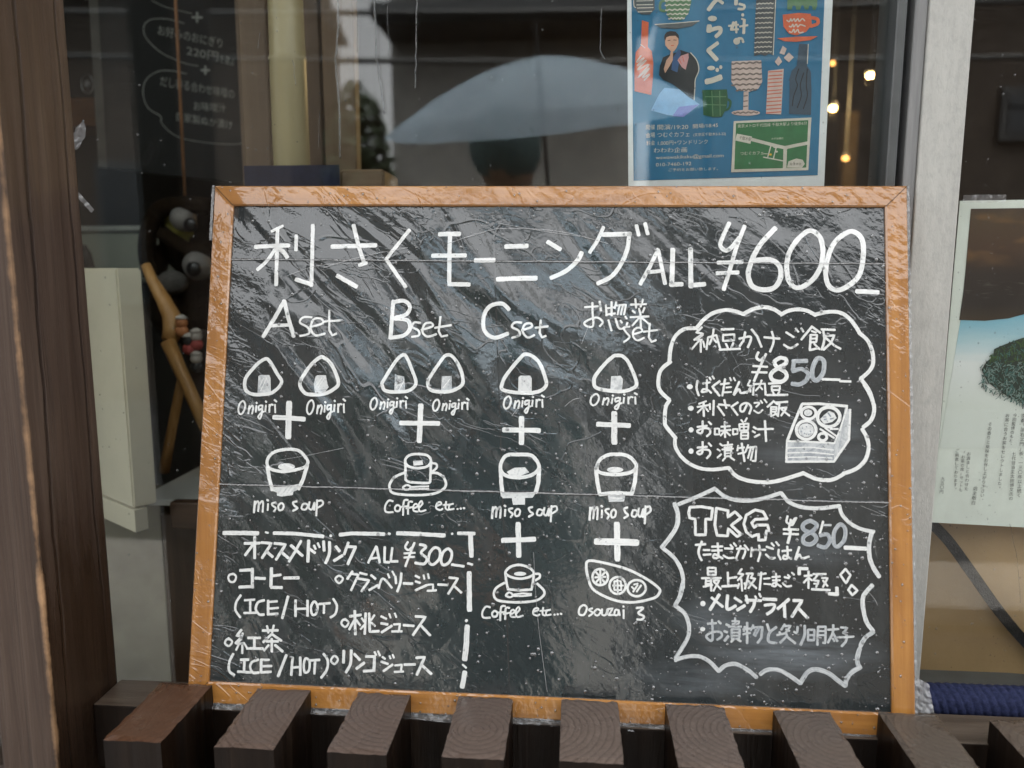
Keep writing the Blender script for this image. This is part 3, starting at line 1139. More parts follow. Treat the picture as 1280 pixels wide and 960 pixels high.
3.6 535 250 640 272 637 330 700 282 757 335 667 402 755 482 720 502 642 432 635 497 542 492 522 400 535 250
3.6 987 345 950 282 880 265 802 312 780 390 802 462 852 502 912 480 910 535 970 532 980 452 1005 450 990 400 900 400 870 422 850 380 880 350 987 345
@930 600 7.111
s2.8 387 320 377 372 410 387 452 340
2.8 465 335 430 400 415 400
2.8 415 350 395 450
s3.6 412 440 405 500 388 560
3 350 437 482 440
3 350 477 482 482
d.35 s5.4 590 360 528 390 532 442 620 482 640 530 590 572 530 555 532 500 612 450 647 400 590 360
3 702 368 672 480
d.6 2.8 705 400 772 400
d.35 s5 675 492 740 485 762 540 720 597 655 580
d.4 o5.2 850 395 897 432 890 530 832 592 797 560 802 460
5.2 895 600 1082 610
@820 600 7.111
3 350 577 440 570
s3.2 407 545 377 640 405 715
2.8 420 622 477 622
2.8 420 665 487 660
2.8 495 592 592 590
2.8 495 627 587 625
s2.8 547 560 552 680 510 690 522 660 592 697
2.8 610 607 682 610
s2.8 598 670 640 692 692 690
2.6 660 575 682 602
2.6 690 560 712 587
s2.8 715 612 780 610 792 640 770 697
2.8 752 585 710 697
2.6 785 577 822 622
2.6 850 600 842 682
2.8 860 622 972 620
s2.8 915 580 925 650 905 722
2.8 980 592 1042 612
s2.8 975 660 1020 697 1057 690
2.6 1025 560 1047 587
2.6 1065 550 1092 582
2.8 1090 617 1085 660 1107 707
2.8 1120 632 1202 622
s2.8 1165 590 1167 690 1130 697 1142 670 1202 702
@930 600 7.111
s3 490 595 455 707 490 662 515 695 577 680
@820 600 7.111
2.8 460 780 530 780 530 842 460 842 460 780
2.6 460 812 530 812
2.8 405 872 577 870
2.6 445 872 440 950
2.6 420 948 502 930
2.8 487 872 490 985
2.4 445 897 485 897
2.4 445 922 485 922
2.6 510 892 562 890 510 985
2.6 512 902 577 970
3 637 820 642 930
2.8 645 872 717 862
3.2 585 945 717 937
2.6 762 790 730 832 777 837 725 892
2.6 757 880 765 985
2.6 737 920 725 962
2.6 785 915 797 947
2.6 800 832 862 830 840 872 882 875 820 962
2.6 822 840 790 967
2.6 815 892 892 962
2.8 905 842 977 830
2.8 935 820 920 977
2.4 957 877 1012 872
2.4 960 922 1017 927
2.6 1030 862 1102 857
2.6 1035 892 1102 890
s2.6 1065 830 1067 935 1030 937 1052 915 1112 947
2.6 1140 862 1182 872
s2.6 1125 915 1160 945 1202 940
2.4 1170 842 1190 862
2.4 1205 822 1227 842
@930 600 7.111
4.4 490 838 490 782
4.4 485 785 562 788
2.8 535 852 602 847
2.8 572 810 572 962
2.6 567 872 530 912
2.6 578 870 602 892
2.6 612 835 727 835
2.6 655 840 615 892 662 895 640 952
2.4 620 920 660 922
2.6 690 870 742 872 700 952
2.6 700 892 742 942
3 600 970 762 978
@950 730 6.857
4.4 657 30 660 92
4.4 662 88 590 82
# sparkle_drawing|
@930 600 7.111
3 900 790 945 845 905 917 855 842 900 790
# sparkle_drawing|
@950 730 6.857
3 785 8 833 55 790 95 755 50 785 8
# lettering|
@820 730 8
e1 468 195 26 27
4 632 105 540 257
3.4 555 135 667 227
s4 715 112 712 250 797 217
3.6 785 137 852 182
4 887 215 810 260
3.6 900 115 915 190
3.6 895 160 1052 165
s4 985 165 975 220 940 277
2.8 990 120 1002 147
2.8 1030 95 1047 127
4 1070 150 1202 155
s3.8 1085 212 1180 205 1165 260 1108 300
@950 730 6.857
4 247 130 150 212
4 207 175 212 282
4 285 140 360 142 272 280
4 322 200 405 290
# lettering|
@820 730 8
e.9 465 450 26 22
d.6 2.8 515 397 602 390
d.5 s3 560 355 562 560 500 522 560 482 640 480 657 520 610 557
d.6 3 622 370 647 395
d.6 3 700 402 732 417
d.6 3 680 470 712 482
d.6 3.4 685 567 722 520
d.6 2.8 725 425 852 425
d.6 2.6 790 337 795 422
d.6 2.6 760 370 832 372 825 397 762 400
d.5 2.8 755 452 837 450 830 545 757 547 755 452
d.6 2.4 757 485 832 485
d.6 2.4 757 515 832 515
d.7 3 775 552 750 577
d.7 3 815 552 847 572
d.6 2.8 887 425 877 472
d.6 2.8 870 452 942 445
d.6 3.2 910 385 910 592
d.6 2.8 870 502 942 487
d.5 2.8 972 410 945 462
d.5 3.2 970 437 1062 430 1052 540 1015 587
d.4 2.6 1002 440 975 510
d.4 2.6 1032 440 992 522
d.7 3.2 1110 400 1132 467
d.5 s3.4 1202 430 1132 490 1125 572 1202 590
@950 730 6.857
d.6 2.8 212 345 180 392
d.6 2.8 195 362 262 357 215 422 145 437
d.6 2.6 222 387 252 402
d.6 2.8 165 410 182 432
d.6 2.8 290 408 312 422
d.5 3.2 220 420 232 442 172 502
d.6 3 238 457 302 507
d.5 3.2 322 365 317 412
d.5 s3.4 382 355 380 440 345 522
d.5 3 410 392 410 482
d.5 3 410 392 465 392 462 480 410 482
d.5 2.6 410 437 462 437
d.6 3.2 497 367 490 522
d.6 3 495 367 562 365 557 505 538 502
d.5 2.6 500 402 557 402
d.5 2.6 500 437 557 437
d.6 2.8 580 392 672 385
d.6 s3 627 350 620 422 580 502
d.6 2.8 627 422 662 490
d.6 2.6 622 465 637 490
d.6 2.8 690 372 747 375 710 422
d.6 s3 710 412 742 440 735 490 698 532
d.7 2.8 660 457 802 450
'''
WORDS = {'onigiri': ((596, 438, 912, 606), 'o2.5 640 450 656 490 640 545 615 562 600 530 610 475\n2.5 690 490 680 557\ns2.4 685 520 710 490 720 510 710 560\n2.4 745 490 740 545\n2.6 745 462 750 470\ns2.4 787 487 765 495 765 525 787 515\ns2.4 795 485 790 550 775 600 760 585 780 555 806 540\n2.4 822 485 817 540\n2.6 820 452 826 460\n2.4 850 480 850 547\ns2.4 850 505 865 480 880 485\n2.4 895 480 897 550\n2.6 890 440 908 456'), 'miso': ((170, 473, 732, 608), '3 185 490 176 580\ns2.6 182 520 205 490 215 512 210 570\ns2.6 213 522 240 490 250 505 246 576\n2.6 290 510 286 562\n2.8 282 478 292 486\ns2.6 352 500 322 507 327 525 352 545 335 572\no2.6 395 505 415 522 405 555 378 560 372 527\ns2.8 520 490 490 500 500 525 525 545 488 566\no2.6 572 510 558 548 590 555 608 520\ns2.6 622 495 615 540 640 555 662 500 658 560\n2.8 682 480 675 605\ns2.6 680 490 720 485 727 515 685 542'), 'coffee': ((195, 465, 842, 608), 's2.6 265 490 230 485 202 530 210 575 265 577\no2.6 300 520 322 535 315 565 287 567 280 540\ns2.6 385 480 352 490 345 602\n2.4 322 535 377 530\ns2.6 420 495 390 500 385 592\n2.4 370 547 425 535\ns2.4 425 550 460 530 450 510 430 525 430 565 465 572\ns2.4 470 545 500 510 490 488 470 520 480 570 528 560\ns2.4 610 528 650 512 640 495 615 510 610 545 640 560 662 550\ns2.4 690 492 685 545 707 560\n2.2 665 520 722 515\ns2.4 747 510 717 520 715 555 752 550\n2.6 778 550 784 554\n2.6 803 545 810 550\n2.6 828 543 838 547')}
POSTER = '''
@770 0 9.143
f gray 200 -120 440 -120 440 110 385 170 290 168 240 135 205 70
s1 cream 235 15 420 10
s1 cream 235 60 420 55
s1 cream 240 95 425 90
s1 cream 250 140 410 132
S1 cream 200 -20 205 70 225 90
f leaf 555 -120 860 -120 860 20 830 150 780 215 740 235 650 232 590 190 570 110
S3.4 leaf 555 10 510 30 505 110 560 130
w1.6 cream 560 10 850 5
w1.6 cream 560 62 845 55
w1.6 cream 565 118 835 110
w1.6 cream 580 165 820 160
w1.6 cream 600 215 780 210
f gray 445 285 700 268 950 245 870 300 700 332 520 325
s1 cream 445 283 700 266 950 243
f red 295 235 372 258 362 540 408 590 425 720 420 900 402 1088 212 1045 210 800 225 600 285 525
S1.8 pink 285 640 235 715 320 665 240 755 345 690 245 800 375 740 250 890 380 780 300 890 385 850 320 920
s1 pink 280 510 330 550
f black 535 660 620 620 690 600 740 575 850 610 920 690 945 800 910 900 900 1010 887 1158 760 1050 640 960 540 915 490 860 500 760
f blueb 690 600 720 560 740 600 700 830 630 800 650 660
f hair 550 440 555 400 580 370 620 358 680 365 715 405 720 450 700 470 560 480
f skin 560 470 575 430 610 415 680 412 712 445 712 500 690 550 660 590 625 585 590 555 562 520
s1.2 red 630 525 655 522
s.8 hair 590 468 620 462
s.8 hair 655 460 690 462
f skin 632 560 652 560 648 690 610 760 560 840 545 790 575 690 615 640
f pinkskin 700 690 740 640 825 612 830 660 795 800 750 770
s.8 red 720 680 745 730
s.8 red 760 650 775 710
S1.2 cream 850 605 920 690 945 800 905 910 900 1000 890 1150
s5 cream 1055 115 1110 40 1160 -10
s3.6 cream 1150 -10 1220 40
e cream 1100 215 52 32
s6.5 cream 1065 300 1060 360
S5 cream 1070 350 1130 330 1185 325 1190 370 1140 420
s4.6 cream 1160 495 1050 575
s5.2 cream 1050 575 1150 685
e cream 1085 780 45 26
e cream 1155 802 20 24
e cream 1195 770 18 22
S7 cream 1030 935 1100 920 1195 885
@770 100 7.1125
f lblue 430 70 560 85 640 150 690 180 742 218 600 330 450 312 310 272 380 130
f purple 560 240 740 218 600 330 500 322
f dgreen 765 90 985 85 992 150 985 240 940 330 860 332 775 312
S3 dgreen 985 170 1015 195 1000 255 945 275
s1.2 leaf 790 150 975 150
s1.2 leaf 790 220 975 225
s1.2 leaf 850 100 860 320
s1.2 leaf 920 100 925 320
@900 0 8
s4.6 cream 160 -10 158 45
S3 cream 190 42 240 58 232 92 180 92
e cream 225 152 15 17
s4 cream 135 228 112 300
s2.4 cream 85 262 182 250
s2.6 cream 158 220 162 330
s2.4 cream 105 300 182 296
s3.6 cream 240 210 235 335
s2.4 cream 195 268 275 255
s2.4 cream 215 190 250 205
e cream 165 415 34 34
S3 cream 180 388 215 390 230 425
f gray2 365 -120 555 -120 545 200 530 555 490 540 450 560 400 545 340 562 350 200
w1 cream 365 40 530 35
w1 cream 360 88 530 82
w1 cream 355 135 528 128
w1 cream 352 185 525 180
w1 cream 350 235 522 228
w1 cream 348 282 520 276
w1 cream 348 332 520 325
w1 cream 346 380 518 374
w1 cream 344 428 516 422
w1 cream 344 475 514 468
w1 cream 342 522 512 518
s1 cream 555 -20 545 200 530 550
f leaf 670 -100 970 -100 970 60 950 105 925 100 915 60 890 60 880 100 845 100 830 55 810 60 800 100 760 102 750 60 725 60 715 100 670 98
f red 625 150 780 132 905 142 915 250 860 320 760 357 690 340 632 270
S4 red 905 180 970 195 972 240 905 265
S1.4 cream 665 205 690 220 705 190 715 215 740 190 750 218 775 190 790 216 820 190 845 212
S1.4 cream 690 265 710 272 725 245 735 272 760 245 775 272 800 250 850 265
S1.4 cream 690 318 715 325 735 295 745 328 775 298 790 330 830 325
f red 570 385 760 370 975 365 900 405 760 420 640 415
f pink 625 460 665 490 640 552 592 535
f pink 685 528 735 575 685 627 635 580
f pink 585 565 620 620 580 662 545 620
f navy 790 440 885 445 868 660 905 720 912 900 906 1152 688 1140 695 780 715 710 765 660
S1.2 black 785 690 755 790 770 860 735 960 720 1060
S1.2 black 835 730 800 850 810 960 770 1080
S1.2 black 870 690 860 850 870 960 830 1090
s1 cream 880 445 870 640
f pink 115 615 410 605 420 820 380 890 280 922 170 900 112 820
w2 brown 115 640 410 625
w2 brown 115 692 410 685
w2 brown 115 748 412 740
w2 brown 115 798 412 790
w2 brown 115 852 405 842
w2 brown 160 905 360 895
f pink 478 710 635 690 609 1146 458 1140
s1.4 redd 485 722 620 715
s1.4 redd 484 762 618 752
s1.4 redd 480 795 616 785
s1.4 redd 478 832 614 822
s1.4 redd 476 870 614 860
s1.4 redd 472 912 612 900
s1.4 redd 470 945 612 932
s1.4 redd 468 985 610 975
s1.4 redd 466 1020 610 1010
s1.4 redd 464 1060 608 1048
s1.4 redd 462 1095 606 1085
s1.4 redd 460 1132 604 1120
@900 110 7.68
f pink 225 40 272 40 270 215 220 215
e pink 245 240 138 28
w1.6 brown 130 240 360 235
s1.4 brown 228 80 262 75
s1.4 brown 225 130 262 125
s1.4 brown 222 180 262 175
f cream 130 320 875 285 845 790 105 810
f map 152 340 845 310 825 765 135 782
s4 cream 300 495 560 562 640 578
s4 cream 630 572 835 530
s4.4 cream 624 575 618 770
s1.4 cream 485 560 455 668
s1.4 cream 415 665 600 700
s1.4 cream 540 560 510 680
e cream 535 560 30 20
e cream 540 612 14 10
f cream 160 440 305 468 290 537 145 505
f cream 640 765 655 705 730 678 790 690 812 730 785 765
s.8 cream 415 632 462 634
e yellow 482 640 14 10
'''
# ================================================================ the chalkboard
BL = Vector((-.32262, .58513, -.36302 + CZ)); BR = Vector((.27735, .58790, -.36767 + CZ)); TL = Vector((-.31969, .68443, .07587 + CZ))
ux = (BR - BL).normalized(); uy = (TL - BL); uy = (uy - ux * uy.dot(ux)).normalized(); uz = ux.cross(uy)
B0 = (BL + BR) / 2
MB = Matrix((ux, uy, uz)).transposed().to_4x4(); MB.translation = B0
board = empty('chalkboard', (0, 0, 0), 'wooden framed chalkboard menu wrapped in clear wet plastic leaning on the shop window', 'chalkboard')
board.matrix_world = MB
MBI = MB.inverted()
ZP = -.003                                    # face of the slate panel behind the face of the frame
def BPX(px, py, z=ZP):                        # picture position -> place on the board face
    o = MBI @ C0; d = MBI.to_3x3() @ ray(px, py); t = (z - o.z) / d.z; q = o + d * t; return (q.x, q.y)
FOLDS = [(BPX(500, 326)[1], .0011), (BPX(600, 614)[1], .0012)]
PXM = math.dist(BPX(640, 560), BPX(650, 560)) / 10      # metres per picture pixel in the middle of the board

def slate():
    m, n, b = mat('slate_panel')
    f = noise(n, coords(n), 9, 6, .65); g = noise(n, coords(n, (14, 4, 14), (0, 0, R(-24))), 3, 6, .7)
    c = ramp(n, f, [(.3, (.011, .015, .016)), (.7, (.021, .027, .028))])
    c = mixc(n, ramp(n, g, [(.5, 0), (.72, .35)]), c, (.06, .066, .068))
    tc = node(n, 'ShaderNodeTexCoord')
    def smear(cx, cy, rx, ry, k):             # wiped chalk
        mp = node(n, 'ShaderNodeMapping'); mp.inputs['Scale'].default_value = (1 / rx, 1 / ry, 0); mp.inputs['Location'].default_value = (-cx / rx, -cy / ry, 0)
        L(n, tc.outputs['Object'], mp.inputs[0]); ln = node(n, 'ShaderNodeVectorMath', operation='LENGTH'); L(n, mp.outputs[0], ln.inputs[0])
        s = noise(n, coords(n, (10, 70, 1), (0, 0, R(8))), 1, 5, .65)
        return math_(n, 'MULTIPLY', math_(n, 'MULTIPLY', math_(n, 'SUBTRACT', 1, ln.outputs['Value'], True), ramp(n, s, [(.32, 0), (.7, 1)])), k)
    for px, py, rx, ry, k in ((985, 815, .085, .024, 1.0), (905, 775, .05, .02, .6), (1010, 690, .05, .016, .45), (870, 850, .06, .02, .55), (990, 560, .06, .05, .25), (1060, 540, .03, .06, .25)):
        q = BPX(px, py); c = mixc(n, smear(q[0], q[1], rx, ry, k), c, (.21, .24, .265))
    L(n, c, b.inputs['Base Color']); b.inputs['Roughness'].default_value = .75; b.inputs['Specular IOR Level'].default_value = .2
    film(n, b); return m
def chalk():
    m, n, b = mat('chalk_marker')
    uv = node(n, 'ShaderNodeUVMap'); mp = node(n, 'ShaderNodeMapping'); mp.inputs['Scale'].default_value = (55, 5, 1); L(n, uv.outputs[0], mp.inputs[0])
    s = noise(n, mp.outputs[0], 1, 4, .65); t = noise(n, coords(n), 420, 4, .7)
    k = math_(n, 'ADD', math_(n, 'MULTIPLY', s, .75), math_(n, 'MULTIPLY', t, .35))
    at = node(n, 'ShaderNodeAttribute', attribute_name='ink'); ink = at.outputs['Fac']
    thin = math_(n, 'ADD', math_(n, 'SUBTRACT', k, .585), math_(n, 'MULTIPLY', math_(n, 'SUBTRACT', 1, ink), .22))
    c = mixc(n, ramp(n, thin, [(-.0, 0), (.17, .9)]), (.72, .73, .71), (.27, .29, .30))
    c = mixc(n, math_(n, 'MULTIPLY', math_(n, 'SUBTRACT', 1, ink, True), .85), c, (.22, .26, .30))
    L(n, c, b.inputs['Base Color']); b.inputs['Roughness'].default_value = .85; b.inputs['Specular IOR Level'].default_value = .15
    film(n, b, crinkle=.0002); return m
def frame_wood(axis):
    m, n, b = mat('oiled_frame_wood')
    st = [60, 60, 60]; st[axis] = 3.2
    v = coords(n, tuple(st)); f = noise(n, v, 1.3, 6, .65, dist=.7); g = noise(n, coords(n), 22, 3)
    c = ramp(n, f, [(.3, (.25, .10, .02)), (.55, (.39, .17, .036)), (.75, (.49, .235, .06))])
    c = mixc(n, ramp(n, g, [(.45, 0), (.75, .45)]), c, (.27, .11, .022))
    L(n, c, b.inputs['Base Color']); b.inputs['Roughness'].default_value = .5; b.inputs['Specular IOR Level'].default_value = .3
    L(n, bump(n, f, .0004), b.inputs['Normal'])
    film(n, b, fold=False, crinkle=.00035, big=.0020, rough=.08, weight=.9, fs=2.6, lines=1.5); return m
M_slate, M_chalk = slate(), chalk()
M_fh, M_fv = frame_wood(0), frame_wood(1)
bm = bmesh.new(); add_box(bm, (-.284, .016, -.011), (.284, .434, ZP)); link('slate_panel', bm, M_slate, board, local=True)
def mitre(x0, y0, x1, y1, inner, w, mi, bmx):
    # trapezoid bar, outer edge (x0,y0)-(x1,y1), inner edge given; softened outer and inner arris
    z0, z1, c = -.017, 0.0, .0012
    o = [Vector((x0, y0, 0)), Vector((x1, y1, 0))]; i = [Vector((*inner[0], 0)), Vector((*inner[1], 0))]
    nrm = (i[0] + i[1] - o[0] - o[1]).normalized()
    prof = [(0, z0), (0, z1 - c), (c, z1), (1 - c / w, None)]
    rows = []
    for k in range(6):
        t, z = [(0, z0), (0, z1 - c), (c / w, z1), (1 - c / w, z1), (1, z1 - c), (1, z0)][k]
        rows.append([bmx.verts.new(o[j].lerp(i[j], t) + Vector((0, 0, z))) for j in (0, 1)])
    for a, b2 in zip(rows, rows[1:]):
        f = bmx.faces.new((a[0], a[1], b2[1], b2[0])); f.material_index = mi
    f = bmx.faces.new((rows[0][0], rows[5][0], rows[5][1], rows[0][1])); f.material_index = mi
JM = []; bm = bmesh.new(); hw, H, w = .30, .45, .018
mitre(-hw, H, hw, H, ((-hw + w, H - w), (hw - w, H - w)), w, 0, bm); mitre(-hw, 0, hw, 0, ((-hw + w, w), (hw - w, w)), w, 0, bm)
mitre(-hw, 0, -hw, H, ((-hw + w, w), (-hw + w, H - w)), w, 1, bm); mitre(hw, 0, hw, H, ((hw - w, w), (hw - w, H - w)), w, 1, bm)
for sx in (-1, 1):                            # the open mitre joints
    for y0, y1 in ((0, w), (H, H - w)):
        a = Vector((sx * hw, y0, .0002)); b2 = Vector((sx * (hw - w), y1, .0002)); dn = (b2 - a).normalized(); nn = Vector((-dn.y, dn.x, 0)) * .00028
        JM.append([a + nn, b2 + nn, b2 - nn, a - nn])
bmesh.ops.recalc_face_normals(bm, faces=bm.faces); link('frame', bm, [M_fh, M_fv], board, local=True)
bm = bmesh.new()
bm.free(); M_gap = plain('joint_gap', (.06, .03, .012), .8)
for q in JM:
    bm = prism(q, (0, 0, .0001)); link('mitre_joint', bm, M_gap, board, local=True)
bm = bmesh.new(); add_box(bm, (-.283, .017, -.0155), (.283, .433, -.0112)); link('backing_board', bm, plain('hardboard', (.2, .12, .06), .8), board, local=True)

def parse_ink(text, conv, words, colors=None, pxm=1.0, zlift=0.0, wscale=1.0):
    """read the pen strokes: '@ x0 y0 scale' sets the measuring window, the rest are strokes and filled patches"""
    out = []; cur = None; win = (0, 0, 1)
    def put(line, win, cur, box_=None, ink=1.0):
        T = line.split(); 
        if T[0] in 'fsSw' and colors and T[0] + T[1][:0] in ('f', 'S', 's', 'w') and False: pass
        i = 0
        if T[0].startswith('d.'): ink = float(T[0][1:]); i = 1
        h = T[i]
        def P(p): return conv(win[0] + p[0] / win[2], win[1] + p[1] / win[2]) if box_ is None else conv(*box_(p))
        if h[0] == 'W':
            wb, ws = words[h[1:]]; x0, y0, x1, y1 = nums(T[i + 1:i + 5])
            def bx(p): return (win[0] + (x0 + (p[0] - wb[0]) / (wb[2] - wb[0]) * (x1 - x0)) / win[2], win[1] + (y0 + (p[1] - wb[1]) / (wb[3] - wb[1]) * (y1 - y0)) / win[2])
            for l in ws.strip().splitlines(): put(l, win, cur, bx)
            return
        jit = lambda p: (p[0], p[1])
        if h[0] == 'f':
            cur.patch([P(p) for p in pairs(nums(T[i + 1:]))], float(h[1:] or 1), zlift)
        elif h[0] == 'e':
            a = nums(T[i + 1:]); cur.patch([P(p) for p in ell(*a)], float(h[1:] or 1), zlift)
        elif h[0] == 'c':
            a = nums(T[i + 1:]); q = ell(*a, n=28); cur.ribbon([P(p) for p in q + [q[0]]], float(h[1:]) * pxm * wscale, ink, zlift, taper=False)
        else:
            sm = h[0] in 'so'; wd = float(h[1:] if sm else h); p = pairs(nums(T[i + 1:]))
            if len(p) > 2 and sm: p = catmull(p, h[0] == 'o', 6)
            cur.ribbon([P(q) for q in p], wd * pxm * wscale, ink, zlift)
    for line in text.strip().splitlines():
        line = line.strip()
        if not line: continue
        if line[0] == '#': cur = Ink(); out.append((line[1:].split('|')[0].strip(), cur)); continue
        if line[0] == '@': win = tuple(nums(line[1:].split())); continue
        put(line, win, cur)
    return out
for name, ink in parse_ink(STROKES, BPX, WORDS, pxm=PXM * .94, zlift=ZP + .00035):
    if not ink.f: continue
    ink.build(name, M_chalk, board)

# rain on the wrap: beads too many to count
def beads(n, seed, region, size, seg=8, flat=.75, bm=None):
    rnd = random.Random(seed); bm = bm or bmesh.new()
    for _ in range(n):
        x, y, z, dens = region(rnd)
        if rnd.random() > dens: continue
        r = size[0] + (size[1] - size[0]) * rnd.random() ** 2.2
        sx = r * rnd.uniform(.85, 1.15); sy = r * rnd.uniform(.9, 1.35); ang = rnd.uniform(-.3, .3)
        rings = []
        for k in range(3):
            a = (math.pi / 2) * k / 3; cr = math.cos(a); zz = math.sin(a) * r * flat
            rings.append([bm.verts.new((x + sx * cr * math.cos(t * 2 * math.pi / seg + ang), y + sy * cr * math.sin(t * 2 * math.pi / seg + ang), z + zz)) for t in range(seg)])
        top = bm.verts.new((x, y, z + r * flat))
        for a, b in zip(rings, rings[1:]):
            for k in range(seg): bm.faces.new((a[k], a[(k + 1) % seg], b[(k + 1) % seg], b[k]))
        for k in range(seg): bm.faces.new((rings[2][k], rings[2][(k + 1) % seg], top))
    return bm
def water():
    m, n, b = mat('rain_water'); b.inputs['Base Color'].default_value = (.95, .97, .97, 1); b.inputs['Roughness'].default_value = 0.02
    b.inputs['IOR'].default_value = 1.36; b.inputs['Transmission Weight'].default_value = 1.0; return m
M_water = clear_mat('rain_water', 2.5, (.60, .62, .62), .04, 1.0, None, .06)  # milky haze and dark tint stand in for the drops' glints and dark edges
def on_panel(r):
    x, y = r.uniform(-.281, .281), r.uniform(.019, .431); d = .35 + .65 * max(0, min(1, (x + .25) * 1.6 + (.25 - y) * 1.2))
    return x, y, ZP + .0007, d
def on_frame(r):
    if r.random() < .55: x, y = r.uniform(-.3, .3), (r.uniform(.001, .017) if r.random() < .6 else r.uniform(.433, .449))
    else: x, y = (r.uniform(.283, .299) if r.random() < .55 else r.uniform(-.299, -.283)), r.uniform(0, .45)
    return x, y, .0001, .9
bm = beads(2600, 3, on_panel, (.00045, .0017)); bm = beads(4200, 13, on_panel, (.0002, .0006), seg=6, bm=bm); bm = beads(380, 5, on_frame, (.00025, .0011), bm=bm)
tag(link('raindrops', bm, M_water, board, local=True, smooth=True), kind='stuff')

# loose ends of the wrap
M_crease = clear_mat('creased_wrap', 1.6, (.9, .9, .9), .15, 1.0, (300, .002), .42)
def crease(pts, w, name='wrap_crease'):
    k = Ink(.55); k.ribbon(pts, w, 1, ZP + .0016, step=.0015); o = k.build(name, M_crease, board); return o
for py_, w_ in ((326, .00085), (614, .0010)):
    a_, b_ = BPX(285, py_), BPX(1110, py_ + 1); y_ = FOLDS[0 if py_ == 326 else 1][0]
    crease([(-.2825 + .565 * i / 60, y_ + .0007 * mnoise.noise((i * .5, py_, 0))) for i in range(61)], w_)
for pts, w_ in (([(667, 690), (672, 770), (684, 864)], .0003), ([(560, 305), (600, 292), (632, 286), (700, 290), (760, 305)], .00045), ([(405, 335), (450, 322), (510, 310)], .0004), ([(360, 345), (400, 332), (450, 330)], .0004), ([(620, 279), (670, 288), (725, 296)], .0004), ([(727, 430), (735, 410), (745, 398)], .0004),
    ([(640, 520), (650, 508), (665, 500)], .0004), ([(706, 508), (716, 500), (724, 498)], .0004), ([(1075, 632), (1095, 640), (1108, 646)], .0003), ([(1083, 738), (1092, 748), (1096, 756)], .0004), ([(350, 575), (380, 570), (430, 560)], .0003), ([(1088, 340), (1100, 348), (1108, 356)], .0004)):
    crease([BPX(*q) for q in catmull(pts, False, 6)], w_)
M_film = clear_mat('loose_wrap', 1.6, (.86, .87, .88), .08, 1.0, (130, .004), .14)
M_film2 = clear_mat('crumpled_wrap', 1.7, (.8, .81, .82), .12, 1.0, (90, .006), .33)
def sheet(fn, nu, nv):
    bm = bmesh.new(); g = [[bm.verts.new(fn(i / nu, j / nv)) for j in range(nv + 1)] for i in range(nu + 1)]
    for i in range(nu):
        for j in range(nv): bm.faces.new((g[i][j], g[i + 1][j], g[i + 1][j + 1], g[i][j + 1]))
    return bm
N = mnoise.noise
bm = sheet(lambda u, v: Vector((-.2985 + u * .597, .0015 - v * (.0048 + .0035 * max(0, N((u * 9, 0, 2)))), .0008 + .0016 * N((u * 60, v * 4, 0)) + .002 * v)), 260, 5)
link('wrap_edge', bm, M_film, board, local=True, smooth=True)
bm = sheet(lambda u, v: Vector((.2985 + u * (.0175 - .004 * v), .0185 + v * (.030 - .007 * u), -.004 + .0022 * N((u * 5, v * 6, 3)) + .001 * N((u * 17, v * 14, 5)))), 26, 34)
link('wrap_flap', bm, M_film2, board, local=True, smooth=True)
bm = sheet(lambda u, v: Vector((-.3018 + u * .0022 + .0012 * N((v * 60, 1, u * 3)), .40 + v * .05, .0012 * N((u * 9, v * 70, 8)) + .0006)), 6, 60)
link('wrap_flap', bm, M_film2, board, local=True, smooth=True)
bm = sheet(lambda u, v: Vector((.2995 + u * .0022 + .0008 * N((v * 80, 4, u * 3)), .0 + v * .45, .0010 * N((u * 9, v * 90, 1)) - .0006)), 4, 220)
link('wrap_edge', bm, M_film, board, local=True, smooth=True)

# ================================================================ printed posters taped inside the glass
_font_cache = {}
def text_mesh(s, align='LEFT'):
    cu = bpy.data.curves.new('t', 'FONT'); cu.body = s; cu.size = 1; cu.align_x = align
    o = bpy.data.objects.new('t', cu); COL.objects.link(o); bpy.context.view_layer.update()
    me = bpy.data.meshes.new_from_object(o.evaluated_get(bpy.context.evaluated_depsgraph_get()))
    bpy.data.objects.remove(o); bpy.data.curves.remove(cu)
    vs = [tuple(v.co[:2]) for v in me.vertices]; fs = [tuple(p.vertices) for p in me.polygons]
    bpy.data.meshes.remove(me); return vs, fs
def add_text(ink, s, place, m=0, z=0.0):
    """place(u, v): u 0..1 along the line, v in units of letter height -> plane coordinates"""
    vs, fs = text_mesh(s)
    if not vs: return
    x1 = max(v[0] for v in vs); base = len(ink.v); ink.k += 1
    for v in vs: p = place(v[0] / x1, v[1]); ink.v.append((p[0], p[1], z + ink.k * 2e-7)); ink.uv.append((0, 0)); ink.ink.append(1)
    for f in fs: ink.f.append(tuple(base + i for i in f)); ink.mi.append(m)
def line_place(conv, a, b, h):
    """text along a->b (picture positions), letters h picture pixels tall"""
    A, B = Vector(conv(*a)), Vector(conv(*b)); d = B - A; n = Vector((-d.y, d.x)).normalized(); hh = (Vector(conv(a[0], a[1] - h)) - A).length
    return lambda u, v: A + d * u + n * (v * hh / .72)
PCOL = dict(cream=(.58, .53, .46), gray=(.09, .10, .105), gray2=(.075, .082, .09), leaf=(.10, .20, .10), dgreen=(.02, .09, .04), red=(.62, .13, .06), redd=(.55, .14, .09), pink=(.55, .42, .38),
            black=(.012, .014, .017), blueb=(.03, .08, .2), hair=(.03, .02, .018), skin=(.6, .34, .24), pinkskin=(.55, .27, .27), lblue=(.18, .36, .6), purple=(.17, .19, .5), navy=(.045, .075, .11),
            brown=(.17, .13, .12), map=(.035, .15, .06), yellow=(.75, .42, .03), white=(.62, .62, .6), ink=(.06, .06, .06))
PM = {k: plain('print_' + k, c, .55, .12, 120, .3) for k, c in PCOL.items()}
